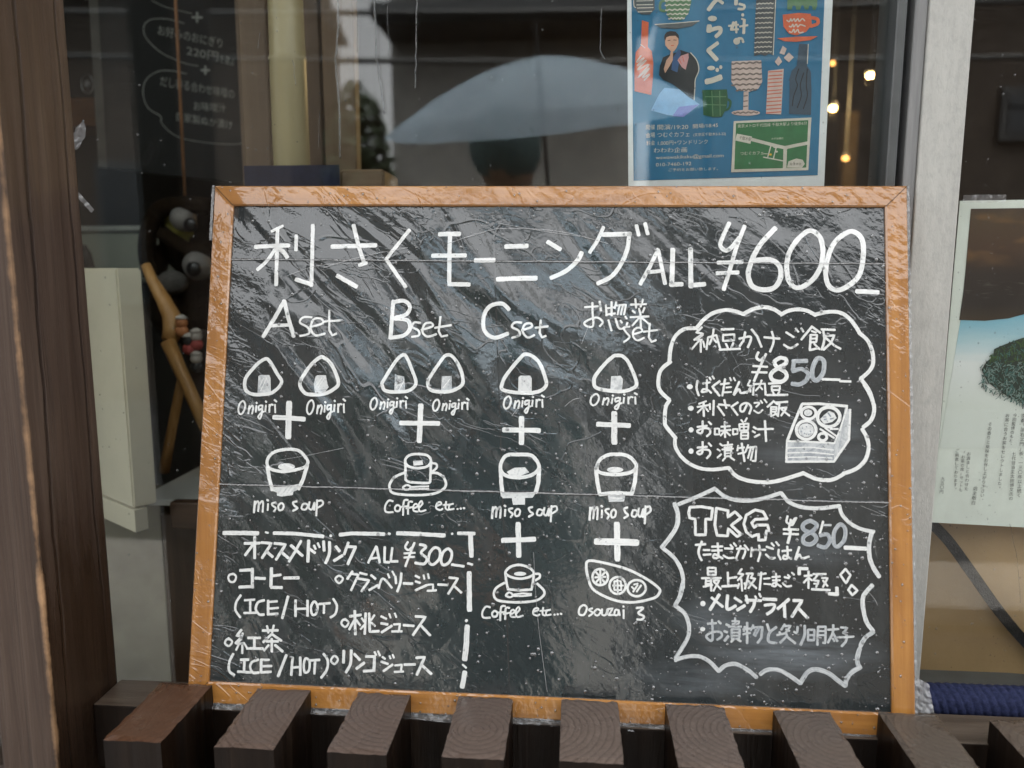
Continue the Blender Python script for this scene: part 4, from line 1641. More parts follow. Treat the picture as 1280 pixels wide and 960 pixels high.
PORD = list(PM); PLIST = [PM[k] for k in PORD]
YP = GY + .0075                               # posters hang 2.5 mm behind the pane
def conv_p(px, py): p = PY(px, py, YP); return (p.x, p.z)
poster = empty('poster', PY(906, 232, YP), 'blue event poster of cups, bottles and a kimono figure taped inside the window', 'poster')
PB = (poster.location.x, poster.location.z)
def quad_sheet(name, pts, m, parent, y0, th):
    bm = prism([(p[0], y0, p[1]) for p in pts], (0, th, 0)); return link(name, bm, m, parent)
M_paper = plain('poster_paper', (.72, .73, .74), .5, .06, 60, .4, dirt=.12)
def blue_print():
    m, n, b = mat('print_blue'); v = coords(n, (1, 1, .35)); f = noise(n, v, 26, 5, .65)
    L(n, ramp(n, f, [(.3, (.006, .11, .23)), (.7, (.018, .17, .32))]), b.inputs['Base Color']); b.inputs['Roughness'].default_value = .5; return m
pc = [conv_p(782, -120), conv_p(785.5, 236), conv_p(1030, 236), conv_p(1046, -120)]
pc = [(pc[0][0], 1.25 + .34), (pc[1][0], pc[1][1]), (pc[2][0], pc[2][1]), (pc[3][0] , 1.25 + .34)]
quad_sheet('paper', pc, M_paper, poster, YP, .0004)
pb = [conv_p(787, -110), conv_p(792, 226), conv_p(1022, 219), conv_p(1034, -110)]; pb[0] = (pb[0][0], 1.25 + .325); pb[3] = (pb[3][0], 1.25 + .325)
quad_sheet('printed_field', pb, blue_print(), poster, YP - .0003, .00025)
def parse_print(text, conv, pxm):
    ink = Ink(.03); win = (0, 0, 1)
    for line in text.strip().splitlines():
        T = line.split()
        if line[0] == '@': win = tuple(nums(line[1:].split())); continue
        P = lambda p: conv(win[0] + p[0] / win[2], win[1] + p[1] / win[2])
        h, c = T[0], PORD.index(T[1]); a = nums(T[2:])
        if h == 'f': ink.patch([P(p) for p in pairs(a)], 1, 0, c)
        elif h == 'e': ink.patch([P(p) for p in ell(*a)], 1, 0, c)
        else:
            wd = float(h[1:]) * pxm; p = pairs(a)
            if h[0] == 'S': p = catmull(p, False, 6)
            if h[0] == 'w':
                (xa, ya), (xb, yb) = p; k = 48; am = 6 * win[2] / 9.143
                p = [(xa + (xb - xa) * i / k, ya + (yb - ya) * i / k + am * math.sin(i / k * 2 * math.pi * 4.5)) for i in range(k + 1)]
            ink.ribbon([P(q) for q in p], wd, 1, 0, c, step=max(wd, .0006))
    return ink
PPM = math.dist(conv_p(900, 100), conv_p(910, 100)) / 10
art = parse_print(POSTER, conv_p, PPM)
def W2(x, y): return (770 + x / 7.1125, 100 + y / 7.1125)
def W4(x, y): return (900 + x / 7.68, 110 + y / 7.68)
WH = PORD.index('cream')
txt = [('開催', W2(262, 440), W2(345, 438), 5.0), ('開演/19:20', W2(362, 442), W2(640, 436), 5.2), ('開場/18:45', W2(678, 430), W2(905, 418), 4.4),
       ('会場', W2(262, 512), W2(345, 508), 5.0), ('つむぐカフェ', W2(362, 508), W2(652, 502), 5.0), ('(文京区千駄木2-5-22)', W2(685, 500), W2(975, 490), 3.2),
       ('料金', W2(270, 580), W2(345, 576), 4.6), ('1,000円+ワンドリンク', W2(362, 580), W2(815, 566), 4.6), ('わわわ企画', W2(330, 646), W2(630, 640), 5.0),
       ('wawawakikaku@gmail.com', W2(352, 706), W2(955, 686), 4.4), ('010-7460-192', W2(352, 770), W2(668, 758), 4.4), ('ご予約をお願い致します。', W2(460, 812), W2(905, 800), 3.0),
       ('東京メトロ千代田線 千駄木駅より徒歩6分', W4(165, 382), W4(832, 352), 3.4), ('つむぐカフェ', W4(190, 645), W4(415, 638), 3.6), ('みずほ銀行', W4(490, 496), W4(606, 492), 2.0)]
for s, a, b, h in txt: add_text(art, s, line_place(conv_p, a, b, h), WH)
for s, a, b, h in [('千駄木駅', W4(180, 490), W4(295, 508), 3.4), ('根津神社', W4(665, 744), W4(778, 740), 2.6)]: add_text(art, s, line_place(conv_p, a, b, h), PORD.index('ink'))
for y in (425, 492, 562): pass
art.build('printed_artwork', PLIST, poster, conv=lambda v: (v[0] - PB[0], YP - .0008 - v[2] * 3 - poster.location.y, v[1] - PB[1]))

# the tea poster behind the side pane
tea = empty('poster', PY(1240, 655, YP), 'pale green tea poster with a dark bowl photo and a clump of tea leaves', 'poster')
tq = [conv_p(1200, 251), conv_p(1165, 653), conv_p(1440, 668), conv_p(1450, 247)]
M_tp = plain('tea_paper', (.72, .76, .70), .45, .06, 40, .4)
quad_sheet('paper', tq, M_tp, tea, YP, .0005)
def tea_photo():
    m, n, b = mat('print_tea_bowl'); tc = node(n, 'ShaderNodeTexCoord'); sp = node(n, 'ShaderNodeSeparateXYZ'); L(n, tc.outputs['Object'], sp.inputs[0])
    f = noise(n, coords(n, (18, 1, 46)), 1, 2, .5); g = noise(n, coords(n, (60, 1, 400)), 1, 5, .7)
    spots = ramp(n, f, [(.5, 0), (.75, 1)])
    mr = node(n, 'ShaderNodeMapRange'); mr.inputs['From Min'].default_value = .185; mr.inputs['From Max'].default_value = .295; L(n, sp.outputs[2], mr.inputs['Value'])
    base = ramp(n, mr.outputs[0], [(0, (.035, .02, .008)), (.15, (.008, .005, .004)), (.4, (.012, .006, .004)), (.6, (.05, .022, .009)), (.85, (.06, .034, .014)), (1, (.026, .02, .02))])
    hi = ramp(n, mr.outputs[0], [(.45, 0), (.6, .8), (.8, .8), (.92, 0)])
    c = mixc(n, math_(n, 'MULTIPLY', spots, hi), base, (.34, .16, .035))
    rim = ramp(n, mr.outputs[0], [(.18, 0), (.24, .5), (.32, .5), (.38, 0)]); c = mixc(n, math_(n, 'MULTIPLY', ramp(n, g, [(.55, 0), (.7, 1)]), rim), c, (.12, .11, .10))
    L(n, c, b.inputs['Base Color']); b.inputs['Roughness'].default_value = .4; return m
def tea_table():
    m, n, b = mat('print_tea_cloth'); tc = node(n, 'ShaderNodeTexCoord'); sp = node(n, 'ShaderNodeSeparateXYZ'); L(n, tc.outputs['Object'], sp.inputs[0])
    mr = node(n, 'ShaderNodeMapRange'); mr.inputs['From Min'].default_value = .11; mr.inputs['From Max'].default_value = .195; L(n, sp.outputs[2], mr.inputs['Value'])
    w = noise(n, coords(n, (12, 1, 60)), 1, 3, .6)
    k = math_(n, 'ADD', mr.outputs[0], math_(n, 'MULTIPLY', math_(n, 'SUBTRACT', w, .5), .3))
    L(n, ramp(n, k, [(0, (.68, .72, .67)), (.45, (.75, .78, .77)), (.7, (.42, .60, .66)), (1, (.15, .42, .56))]), b.inputs['Base Color']); b.inputs['Roughness'].default_value = .4; return m
TB = (tea.location.x, tea.location.z)
def tq_(name, px, m, lift): 
    return quad_sheet(name, [conv_p(*p) for p in px], m, tea, YP - lift, lift * .6 + .0001)
tq_('printed_cloth', [(1204, 380), (1174, 560), (1440, 560), (1448, 380)], tea_table(), .0003)
curve = [(1199, 400), (1230, 401), (1260, 398), (1290, 390), (1330, 376), (1380, 350), (1446, 320)]
tq_('printed_bowl', [(1213.5, 261)] + [(1207, 335), (1204, 365), (1199, 400)] + curve[1:] + [(1446, 258)], tea_photo(), .0006)
clump = Ink(.1); rnd = random.Random(4)
GREEN = [plain('print_leaf_%s' % k, c, .5, .3, 200) for k, c in (('deep', (.012, .03, .02)), ('green', (.04, .09, .02)), ('grey', (.16, .24, .22)), ('teal', (.04, .12, .11)))]
outl = [(1226, 462), (1232, 452), (1240, 446), (1242, 436), (1256, 430), (1272, 424), (1300, 415), (1345, 418), (1372, 440), (1376, 470), (1350, 497), (1310, 506), (1276, 503), (1258, 495), (1246, 486), (1234, 478)]
clump.patch([conv_p(*p) for p in outl], 1, 0, 0)
for _ in range(1500):
    t = rnd.random() * 6.283; r = math.sqrt(rnd.random()); x = 1302 + 78 * r * math.cos(t); y = 463 + 43 * r * math.sin(t) + (4 if x < 1240 else 0)
    a = rnd.uniform(0, 3.14); ln = rnd.uniform(2, 7)
    up = y < 452
    c = rnd.choice([0, 1, 1, 3] if up else [0, 2, 2, 3, 3])
    clump.ribbon([conv_p(x, y), conv_p(x + math.cos(a) * ln * .5, y + math.sin(a) * ln * .5 + rnd.uniform(-1, 1)), conv_p(x + math.cos(a) * ln, y + math.sin(a) * ln)], PPM * rnd.uniform(.5, 1.4), 1, 0, c, step=.001)
clump.build('printed_leaves', GREEN, tea, conv=lambda v: (v[0] - TB[0], YP - .0012 - v[2] * 2 - tea.location.y, v[1] - TB[1]))
vt = Ink(0)
def vtext(s, a, b):                           # vertical column, top a to foot b, one glyph below the other
    A, B = Vector(conv_p(*a)), Vector(conv_p(*b)); d = (B - A) / len(s); h = d.length; n = Vector((-d.y, d.x)).normalized(); up = -d.normalized(); rt = n
    for i, ch in enumerate(s):
        vs, fs = text_mesh(ch)
        if not vs: continue
        o = A + d * (i + .85); base = len(vt.v); vt.k += 1; k = h * .92
        if ch in '、。': o = o + rt * k * .5 + up * k * .4
        for v in vs: p = o + rt * ((v[0] - .48) * k) + up * (v[1] * k); vt.v.append((p[0], p[1], vt.k * 1e-7)); vt.uv.append((0, 0)); vt.ink.append(1)
        for f in fs: vt.f.append(tuple(base + j for j in f)); vt.mi.append(0)
def W6(x, y): return (1160 + x / 4.175, 430 + y / 4.174)
for s, a, b in [('九五〇円', W6(76, 690), W6(66, 780)), ('ご用意しております。', W6(150, 545), W6(138, 765)), ('「お茶の席」セットも', W6(182, 555), W6(166, 770)), ('お渡ましと合わせた', W6(210, 560), W6(196, 765)),
                ('店主敬白', W6(246, 740), W6(232, 838)), ('その香りと風味をお召し上がり下さい、', W6(322, 405), W6(276, 822)), ('お茶に合うお茶をセレクトしました。', W6(412, 360), W6(366, 760)),
                ('今回監修のもと、', W6(452, 360), W6(424, 535)), ('七代目当主太田博文氏の', W6(446, 560), W6(428, 815)), ('京都「孫右ヱ門」茶、一三〇年以上続く', W6(494, 360), W6(470, 800))]: vtext(s, a, b)
vt.build('printed_text', plain('print_black', (.05, .05, .048), .5), tea, conv=lambda v: (v[0] - TB[0], YP - .0011 - v[2] - tea.location.y, v[1] - TB[1]))
M_tape = clear_mat('clear_tape', 1.6, (.9, .9, .9), .1, 1, (160, .003), .10)
p = PY(1203, 249, GY); q = PY(1257, 243, GY)
bm = sheet(lambda u, v: Vector((p.x + u * (q.x - p.x), GY - .0012 + .0005 * N((u * 22, v * 3, 0)), p.z - .003 + v * .0065 + .0006 * N((u * 30, 7, 0)))), 60, 4)
tag(link('adhesive_tape', bm, M_tape, smooth=True, loc=(p.x, GY, p.z)), 'strip of wrinkled clear tape stuck above the tea poster', 'tape')

# ================================================================ what stands behind the glass
def fl(px, py, z): return PZ(px, py, z)
# cream cabinet end at the left
A = PY(167, 637, .80); zb = A.z; zt = PY(150, 335, .80).z
Lp = fl(124, 619, zb); Rp = fl(197, 630, zb); a2 = Vector((A.x, A.y, 0))
dl = Vector((Lp.x - A.x, Lp.y - A.y, 0)); dr = Vector((Rp.x - A.x, Rp.y - A.y, 0))
M_cream = plain('cream_paint', (.56, .51, .39), .5, .07, 12, .4, dirt=.4)
def quadprism(a, b, c, z0, z1):
    d = b + c - a; return prism([Vector((v.x, v.y, z0)) for v in (a, b, d, c)], (0, 0, z1 - z0))
cab = empty('cabinet_end', (A.x, A.y, zb), 'cream painted cabinet end panel behind the glass at the left', 'cabinet')
bm = quadprism(a2, a2 + dl * 2.2, a2 + dr, zb + .001, zt); bmesh.ops.bevel(bm, geom=bm.edges[:], offset=.002, segments=2, affect='EDGES'); link('panel', bm, M_cream, cab)
bm = quadprism(a2 + Vector((.002, -.002, 0)), a2 + dl * 2.2 + Vector((0, -.002, 0)), a2 + dr * .55, zb - .026, zb - .0005); link('base_trim', bm, M_cream, cab)
M_stain = plain('stained_plaster', (.15, .135, .082), .7, .3, 10, .3, dirt=.95)
w0 = PY(60, 700, .93); w1 = PY(205, 700, .93)
lw = link('plinth_wall', box((w0.x, .93, .45), (w1.x, 1.0, zb - .03)), M_stain, loc=(w1.x, .95, .45)); tag(lw, 'stained grey plaster plinth below the cream cabinet end', 'wall')
# display shelf with brown front
M_wbrown = wood('brown_wood', (.035, .018, .010), (.085, .045, .026), 0, 1, .45)
M_wbrownv = wood('brown_wood_upright', (.03, .016, .009), (.07, .038, .022), 2, 1, .45)
M_white = plain('white_board', (.55, .55, .52), .5, .06, 9, .4, dirt=.15)
s0 = PY(210, 625, .86); s1 = PY(420, 625, .86)
shelf = empty('display_shelf', (s0.x, .86, s0.z - .02), 'white display shelf with dark brown front edge behind the chalkboard', 'shelf')
link('shelf_board', box((s0.x - .04, .862, s0.z - .008), (s1.x, 1.5, s0.z), .001), M_white, shelf)
link('front_edge', box((PY(212, 640, .845).x, .845, PY(230, 662, .845).z), (s1.x, .861, s0.z + .002), .002, 2), M_wbrown, shelf)
link('upright', box((PY(203, 700, .90).x, .90, .45), (PY(300, 700, .90).x, .93, s0.z - .03), .002), M_wbrownv, shelf)
bw = link('niche_wall', box((-1.25, 1.5, s0.z - .2), (-.38, 1.53, zt + .02)), plain('niche_paint', (.30, .30, .29), .7, .08, 6)); tag(bw, 'grey niche back wall behind the easel', 'wall')
# easel with its leg
M_easel = wood('easel_pine', (.34, .17, .05), (.52, .29, .11), 2, .8, .45)
easel = empty('easel', fl(220, 640, s0.z), 'small pine easel with curved top leaning behind the glass', 'easel')
def chain(pp, y0, y1): k = len(pp) - 1; return [PY(p[0], p[1], y0 + (y1 - y0) * i / k) for i, p in enumerate(pp)]
Z4 = lambda x, y: (x / 2.6667, 300 + y / 2.6667)
link('rail', tube(chain([Z4(486, 84), Z4(510, 140), Z4(545, 200), Z4(572, 255), Z4(576, 300), Z4(566, 335)], .98, .95), [.0065, .0075, .0095, .0115, .012, .010], 10), M_easel, easel, smooth=True)
link('rail', tube(chain([Z4(560, 340), Z4(600, 430), Z4(640, 520), Z4(690, 630)], .945, .92), [.0095, .0085, .0085, .0085], 10), M_easel, easel, smooth=True)
link('rear_leg', tube(chain([Z4(606, 462), Z4(575, 620), Z4(547, 770)], .97, 1.0), [.006, .0065, .0075], 8), M_easel, easel, smooth=True)
bk = prism([PY(*Z4(585, 300), .965), PY(*Z4(720, 300), .965), PY(*Z4(740, 600), .95), PY(*Z4(690, 600), .95)], (0, .006, 0)); link('panel', bk, plain('easel_panel', (.03, .02, .015), .5), easel)
M_doll = [plain('doll_orange', (.5, .2, .08), .6), plain('doll_white', (.5, .45, .40), .7), plain('doll_red', (.35, .06, .05), .6), plain('doll_black', (.03, .03, .03), .6)]
for (x, y, a, b, lab) in [(606, 285, 0, 0, 'tiny round orange doll at the top of the easel panel'), (655, 330, 1, 2, 'tiny white hatted doll in the middle of the easel panel'), (630, 345, 3, 2, 'tiny dark haired doll beside the easel rail'), (655, 405, 1, 3, 'tiny white doll lowest on the easel panel')]:
    p = PY(*Z4(x, y), .945); d = empty('doll', p - Vector((0, 0, .014)), lab, 'doll', 'tiny dolls fixed to the easel')
    link('body', ball(p - Vector((0, 0, .007)), .0095, (.9, .7, .8)), M_doll[b], d, smooth=True); hd = ball(p + Vector((0, 0, .004)), .0075); link('head', hd, M_doll[a], d, smooth=True)
    link('hat', lathe(p + Vector((0, 0, .0085)), [(.0078, 0), (.0062, .003), (.002, .0055)], 12), M_doll[1], d, smooth=True)
# dark plush animal
M_plush = plain('brown_plush', (.022, .014, .008), .95, .4, 160, .1, bmp=.004)
M_ply = plain('plush_face', (.26, .22, .06), .95, .3, 150, .1, bmp=.003)
M_eyew = plain('plush_eye_white', (.2, .185, .17), .6, .06, 60); M_eyeb = plain('plush_pupil', (.008, .008, .008), .3)
pl = empty('plush_toy', PY(235, 365, 1.12), 'dark brown plush animal with bulging white eyes behind the glass', 'plush toy')
link('body', ball(PY(236, 385, 1.15), .06, (1, .8, .9)), M_plush, pl, smooth=True)
link('head', ball(PY(246, 300, 1.16), .056, (1, .8, 1.05)), M_plush, pl, smooth=True)
link('face', ball(PY(226, 285, 1.125), .024, (1.1, .6, 1.4)), M_ply, pl, smooth=True)
def eye(px, py, r, qx, qy):
    e = link('eye', ball(PY(px, py, 1.10), r), M_eyew, pl, smooth=True); link('pupil', ball(PY(qx, qy, 1.10 - r * .8), r * .55, (1, .55, 1)), M_eyeb, e, smooth=True)
eye(229, 273, .0185, 238, 281); eye(247, 332, .021, 242, 336)
link('arm', tube([PY(x, y, 1.10) for x, y in catmull([(262, 258), (225, 256), (198, 264), (186, 290), (184, 318), (190, 345)], False, 4)], .0125, 12), M_plush, pl, smooth=True)
link('arm', tube([PY(x, y, 1.105) for x, y in catmull([(202, 290), (220, 303), (240, 314), (262, 312)], False, 4)], .011, 12), M_plush, pl, smooth=True)
link('muzzle', ball(PY(216, 353, 1.09), .022, (1, .8, .8)), plain('plush_grey', (.12, .11, .10), .95, .3, 160, .1, bmp=.004), pl, smooth=True)
link('foot', ball(PY(200, 326, 1.13), .015, (.8, .8, 1.6)), M_plush, pl, smooth=True)
# storage tub and yellow carton behind the cabinet end
M_tub = plain('cloudy_plastic', (.30, .31, .25), .35, .06, 10, .5)
tb0, tb1 = PY(60, 338, 1.25), PY(186, 283, 1.25)
tub = empty('storage_tub', (tb0.x, 1.25, tb0.z), 'cloudy plastic storage tub above the cream cabinet end', 'tub')
link('tub', box((tb0.x, 1.25, tb0.z - .02), (tb1.x, 1.42, tb1.z), .012, 3), M_tub, tub); link('rim', box((tb0.x, 1.243, tb1.z - .008), (tb1.x + .004, 1.43, tb1.z + .001), .003, 2), plain('tub_rim', (.38, .39, .35), .35), tub)
ye = [PY(70, 281, 1.46), PY(186, 252, 1.46)]
tag(link('carton', box((ye[0].x, 1.46, ye[0].z - .08), (ye[1].x, 1.6, ye[1].z), .003), plain('yellow_carton', (.30, .22, .03), .6, .3, 14)), 'dull yellow carton behind the storage tub', 'carton')
tag(link('bottle_stopper', tube([PY(108, 335, 1.2), PY(107, 318, 1.2), PY(105, 306, 1.2)], [.013, .009, .003], 10), plain('dark_cone', (.03, .025, .02), .6), smooth=True), 'small dark cone standing before the storage tub', 'ornament')
# inner chalkboard
Q = [None, PY(134, 210, 1.18), PY(318, 231, 1.30), None]
ib = empty('chalkboard', (Q[1] + Q[2]) / 2, 'black indoor chalkboard with faint handwriting hanging behind the glass at upper left', 'chalkboard')
nb = (Q[2] - Q[1]).cross(Vector((0, 0, 1))).normalized()      # towards the lens side
if nb.y > 0: nb = -nb
XI = (Q[2] - Q[1]); XI.z = 0; XI.normalize(); OI = Q[1].copy()
def conv_i(px, py):
    d = ray(px, py); t = (OI - C0).dot(nb) / d.dot(nb); p = C0 + d * t - OI; return (p.dot(XI), p.z)
for k_, (a_, b_) in ((0, (119, -60)), (3, (302, -60))):
    u_ = conv_i(a_, b_); Q[k_] = OI + XI * u_[0] + Vector((0, 0, u_[1]))
_u = conv_i(318, 231); Q[2] = OI + XI * _u[0] + Vector((0, 0, _u[1]))
link('slate_panel', prism(Q, -nb * .012), plain('indoor_slate', (.012, .013, .013), .6, .2, 6, .3), ib)
e0 = (Q[1] - Q[0]).normalized()
link('frame', prism([Q[0] + nb * .004, Q[1] + nb * .004, Q[1] + nb * .004 - XI * .012, Q[0] + nb * .004 - XI * .012], -nb * .018), plain('indoor_frame', (.07, .065, .055), .6), ib)
fi = Ink(.06); IPM = .0012
def Z8(x, y): return (80 + x / 4, y / 4)
for w_, p in [(1.0, [(600, 118), (520, 97), (440, 97), (400, 130), (410, 190), (480, 260), (560, 300), (620, 322), (670, 330)]), (1.0, [(612, 370), (540, 355), (470, 358), (410, 400), (395, 470), (420, 540), (482, 582), (490, 620), (560, 680), (680, 710), (830, 722), (900, 715)]), (.9, [(440, 5), (520, 40), (640, 68)])]:
    fi.ribbon([conv_i(*Z8(*q)) for q in catmull(p, False, 6)], w_ * IPM, 1, 0)
for cx, cy, r in ((665, 88, 24), (706, 352, 20)):
    fi.ribbon([conv_i(*Z8(cx - r, cy)), conv_i(*Z8(cx + r, cy))], 2.6 * IPM, 1); fi.ribbon([conv_i(*Z8(cx, cy - r)), conv_i(*Z8(cx, cy + r))], 2.6 * IPM, 1)
for s, a, b, h in [('お好みのおにぎり', (465, 170), (790, 238), 10), ('220円', (610, 272), (770, 305), 10), ('を選ぶ', (775, 308), (850, 330), 8), ('だし香る合わせ味噌の', (478, 425), (850, 492), 10), ('お味噌汁', (645, 548), (810, 560), 9), ('自家製ぬか漬け', (555, 600), (840, 645), 9)]:
    add_text(fi, s, line_place(conv_i, Z8(*a), Z8(*b), h))
fi.build('lettering', plain('faint_chalk', (.36, .36, .33), .8), ib, conv=lambda v: tuple(OI + XI * v[0] + Vector((0, 0, v[1])) + nb * (.0012 + v[2]) - ib.location))
tag(link('cord', tube([PY(215, -90, 1.10), PY(232, 262, 1.13)], .0022, 8), plain('cord', (.30, .14, .06), .6), smooth=True), 'thin orange cord hanging in front of the indoor chalkboard', 'cord')
# wall bits at far left, pillar, panelling, cloth
tag(link('wood_box', box((PY(84, 158, 1.32).x - .1, 1.32, PY(84, 158, 1.32).z), (PY(124, 158, 1.32).x, 1.4, PY(100, 122, 1.32).z), .002), wood('red_wood', (.16, .06, .02), (.24, .10, .04), 0, 1)), 'reddish wooden box edge behind the left post', 'box')
hk = empty('wall_fitting', PY(109, 106, 1.28), 'round metal ring fitting on the wall behind the left post', 'fitting')
c = PY(109, 105, 1.28); bm = bmesh.new(); add_tube(bm, [c + Vector((.0105 * math.cos(k * math.pi / 12), 0, .0155 * math.sin(k * math.pi / 12))) for k in range(25)], .0014, 6); link('ring', bm, plain('chrome', (.4, .4, .4), .25, .05, 10, .5, .8), hk, smooth=True)
link('knob', ball(c, .006, (1, .5, 1)), plain('chrome2', (.3, .3, .3), .3), hk, smooth=True)
tag(link('wall_panel', box((-2.2, 1.42, .3), (PY(125, 100, 1.42).x + .4, 1.46, 2.9)), plain('grey_panel', (.03, .028, .024), .6, .2, 8)), 'dark grey panel behind the indoor chalkboard', 'panel')
M_pan = wood('warm_panelling', (.10, .06, .035), (.17, .11, .065), 2, .5, .5)
pan = empty('wall_panelling', PY(372, 230, .99), 'brown vertical wall boards behind the round pillar', 'wall')
for x0, x1, y in ((300, 336, .98), (337, 402, 1.00), (403, 444, .98)):
    a, b = PY(x0, 100, y), PY(x1, 100, y); link('board', box((a.x, y, .3), (b.x - .001, y + .02, 2.9), .002), M_pan, pan)
a, b = PY(298, 100, 1.03), PY(446, 100, 1.03); link('backing', box((a.x, 1.03, .3), (b.x, 1.04, 2.9)), M_pan, pan)
pc_ = PY(366, 230, .90)
rp = empty('pillar', (pc_.x, .90, .3), 'round pale cream pillar with a joint ring behind the glass', 'pillar')
M_pil = plain('pale_bamboo', (.44, .36, .20), .35, .25, 6, .5, stretch=(1, 1, .2))
r0 = (PY(389, 150, .89).x - PY(346, 150, .89).x) / 2; zj = PY(366, 73, .90).z
link('shaft', lathe((pc_.x, .90, 0), [(r0 * 1.08, .3), (r0 * 1.03, zj - .004), (r0 * 1.06, zj - .001), (r0 * 1.0, zj + .003), (r0 * .94, zj + .1), (r0 * .93, 2.9)], 32), M_pil, rp, smooth=True)
cl0, cl1 = PY(306, 236, .85), PY(424, 206, .85)
tag(link('curtain', sheet(lambda u, v: Vector((cl0.x + u * (cl1.x - cl0.x), .85 + .0022 * N((u * 7, v * 2, 1)), cl0.z - .12 + v * (cl1.z - cl0.z + .12))), 60, 4), plain('navy_cloth', (.010, .012, .032), .9, .3, 90), smooth=True, loc=(cl0.x, .85, cl0.z)), 'navy cloth stretched below the round pillar', 'cloth')
br0, br1 = PY(425, 240, .86), PY(480, 211, .86)
tag(link('crate', box((br0.x, .86, br0.z - .1), (br1.x, .93, br1.z), .003), wood('crate_wood', (.12, .075, .045), (.2, .13, .08), 0, 1)), 'plain brown crate beside the navy cloth', 'crate')
# hanging lamps far inside
M_bulb = emit('warm_bulb', (1, .62, .22), 5); M_bulb2 = emit('dim_bulb', (1, .45, .12), .9)
for px, py, y, r, m, lab in [(1088, 94, 3.2, .0115, M_bulb, 'lit warm pendant lamp close to the dark sash, brightest of the four'), (1041, 135, 3.2, .011, M_bulb, 'lit warm pendant lamp beside the right edge of the blue poster'), (1041, 79, 3.8, .010, M_bulb2, 'faint amber pendant lamp above the others'), (1057, 198, 3.4, .0105, M_bulb2, 'faint amber lamp lowest by the blue poster')]:
    p = PY(px, py, y); lm = empty('pendant_lamp', p, lab, 'lamp', 'pendant lamps deep inside the shop')
    link('bulb', ball(p, r, (1.2, 1, .8)), m, lm, smooth=True)
    link('lamp_shade', lathe(p + Vector((0, 0, r * .75)), [(r * 1.7, 0), (r * 1.2, r * .9), (r * .3, r * 1.5)], 20), M_metal, lm, smooth=True)
    if y < 3.3:
        pl_ = bpy.data.lights.new('lamp_glow', 'POINT'); pl_.energy = 2.2; pl_.color = (1, .66, .3); pl_.shadow_soft_size = r * 1.3
        lo = bpy.data.objects.new('lamp_glow', pl_); COL.objects.link(lo); lo.parent = lm; lo.location = (0, 0, -r * 2.5)
    link('flex', tube([p + Vector((0, 0, r * 2)), Vector((p.x, p.y, 2.9))], .003, 6), M_metal, lm)
cx_ = PY(1064, 175, 3.9)
tag(link('column', box((cx_.x - .03, 3.9, .25), (cx_.x + .03, 3.98, 2.0)), plain('ochre_column', (.05, .032, .012), .6)), 'narrow ochre column deep inside the shop', 'column')
# behind the side pane: tan bag with strap, navy padded roll
M_tan = plain('tan_vinyl', (.40, .265, .135), .45, .12, 9, .4, bmp=.0008, dirt=.08)
bag = empty('bag', (.45, .745, CZ - .37), 'tan bag with a broad black strap behind the side window', 'bag')
b0, b1 = PY(1140, 880, .742), PY(1480, 645, .742)
bm = sheet(lambda u, v: Vector((b0.x + u * (b1.x - b0.x), .752 - .018 * math.sin(u * 3.1) * math.sin(v * 3.1) + .003 * N((u * 5, v * 4, 1)), b0.z - .05 + v * (b1.z - b0.z + .07))), 40, 30)
r = bmesh.ops.extrude_face_region(bm, geom=bm.faces[:])
for g in r['geom']:
    if isinstance(g, bmesh.types.BMVert): g.co.y += .06
bmesh.ops.recalc_face_normals(bm, faces=bm.faces); link('body', bm, M_tan, bag, smooth=True)
sp_ = [PY(x, y, .728) for x, y in catmull([(1160, 650), (1185, 675), (1215, 716), (1250, 765), (1285, 806), (1330, 850)], False, 5)]
bm = bmesh.new(); rows = []
for i, p in enumerate(sp_):
    t = (sp_[min(i + 1, len(sp_) - 1)] - sp_[max(0, i - 1)]).normalized(); n_ = Vector((-t.z, 0, t.x)) * .0048
    rows.append([bm.verts.new(p + n_), bm.verts.new(p + n_ + Vector((0, .002, 0))), bm.verts.new(p - n_ + Vector((0, .002, 0))), bm.verts.new(p - n_)])
for a, b in zip(rows, rows[1:]):
    for k in range(4): bm.faces.new((a[k], a[(k + 1) % 4], b[(k + 1) % 4], b[k]))
bmesh.ops.recalc_face_normals(bm, faces=bm.faces); link('strap', bm, plain('black_strap', (.012, .011, .010), .6, .4, 200, .3, bmp=.001), bag)
def roll_mat():
    m, n, b = mat('navy_weave'); v = coords(n, (1, 1, 1), (0, 0, 0)); f = noise(n, v, 260, 4, .7)
    L(n, ramp(n, f, [(.3, (.008, .011, .034)), (.7, (.026, .033, .085))]), b.inputs['Base Color']); b.inputs['Roughness'].default_value = .85; b.inputs['Specular IOR Level'].default_value = .2
    L(n, bump(n, f, .0012), b.inputs['Normal']); return m
RC = PY(1225, 885, .664); RR = .0145
def roll(u, v):
    x = .3105 + u * .62; a = v * 2 * math.pi
    ph = (x / .0072 + .55 * math.sin(a)) ; k = abs(math.sin(ph * math.pi)); row = abs(math.sin(a * 3.0 + .4))
    r = RR * (1 + .11 * k ** .45 - .05 + .05 * row ** .5); r *= 1 + .02 * N((x * 60, a, 0))
    end = min(1, (x - .3105) / .006 + .35, (.9305 - x) / .006 + .35); r *= end
    return Vector((x, RC.y + r * math.cos(a), RZ + r * .86 * math.sin(a)))
RZ = CZ - .3895 + RR * .9
bm = sheet(roll, 700, 40); tag(link('padded_roll', bm, roll_mat(), smooth=True, loc=(.6, RC.y, RZ - RR)), 'navy blue ribbed woven roll lying on the sill by the side window', 'roll')
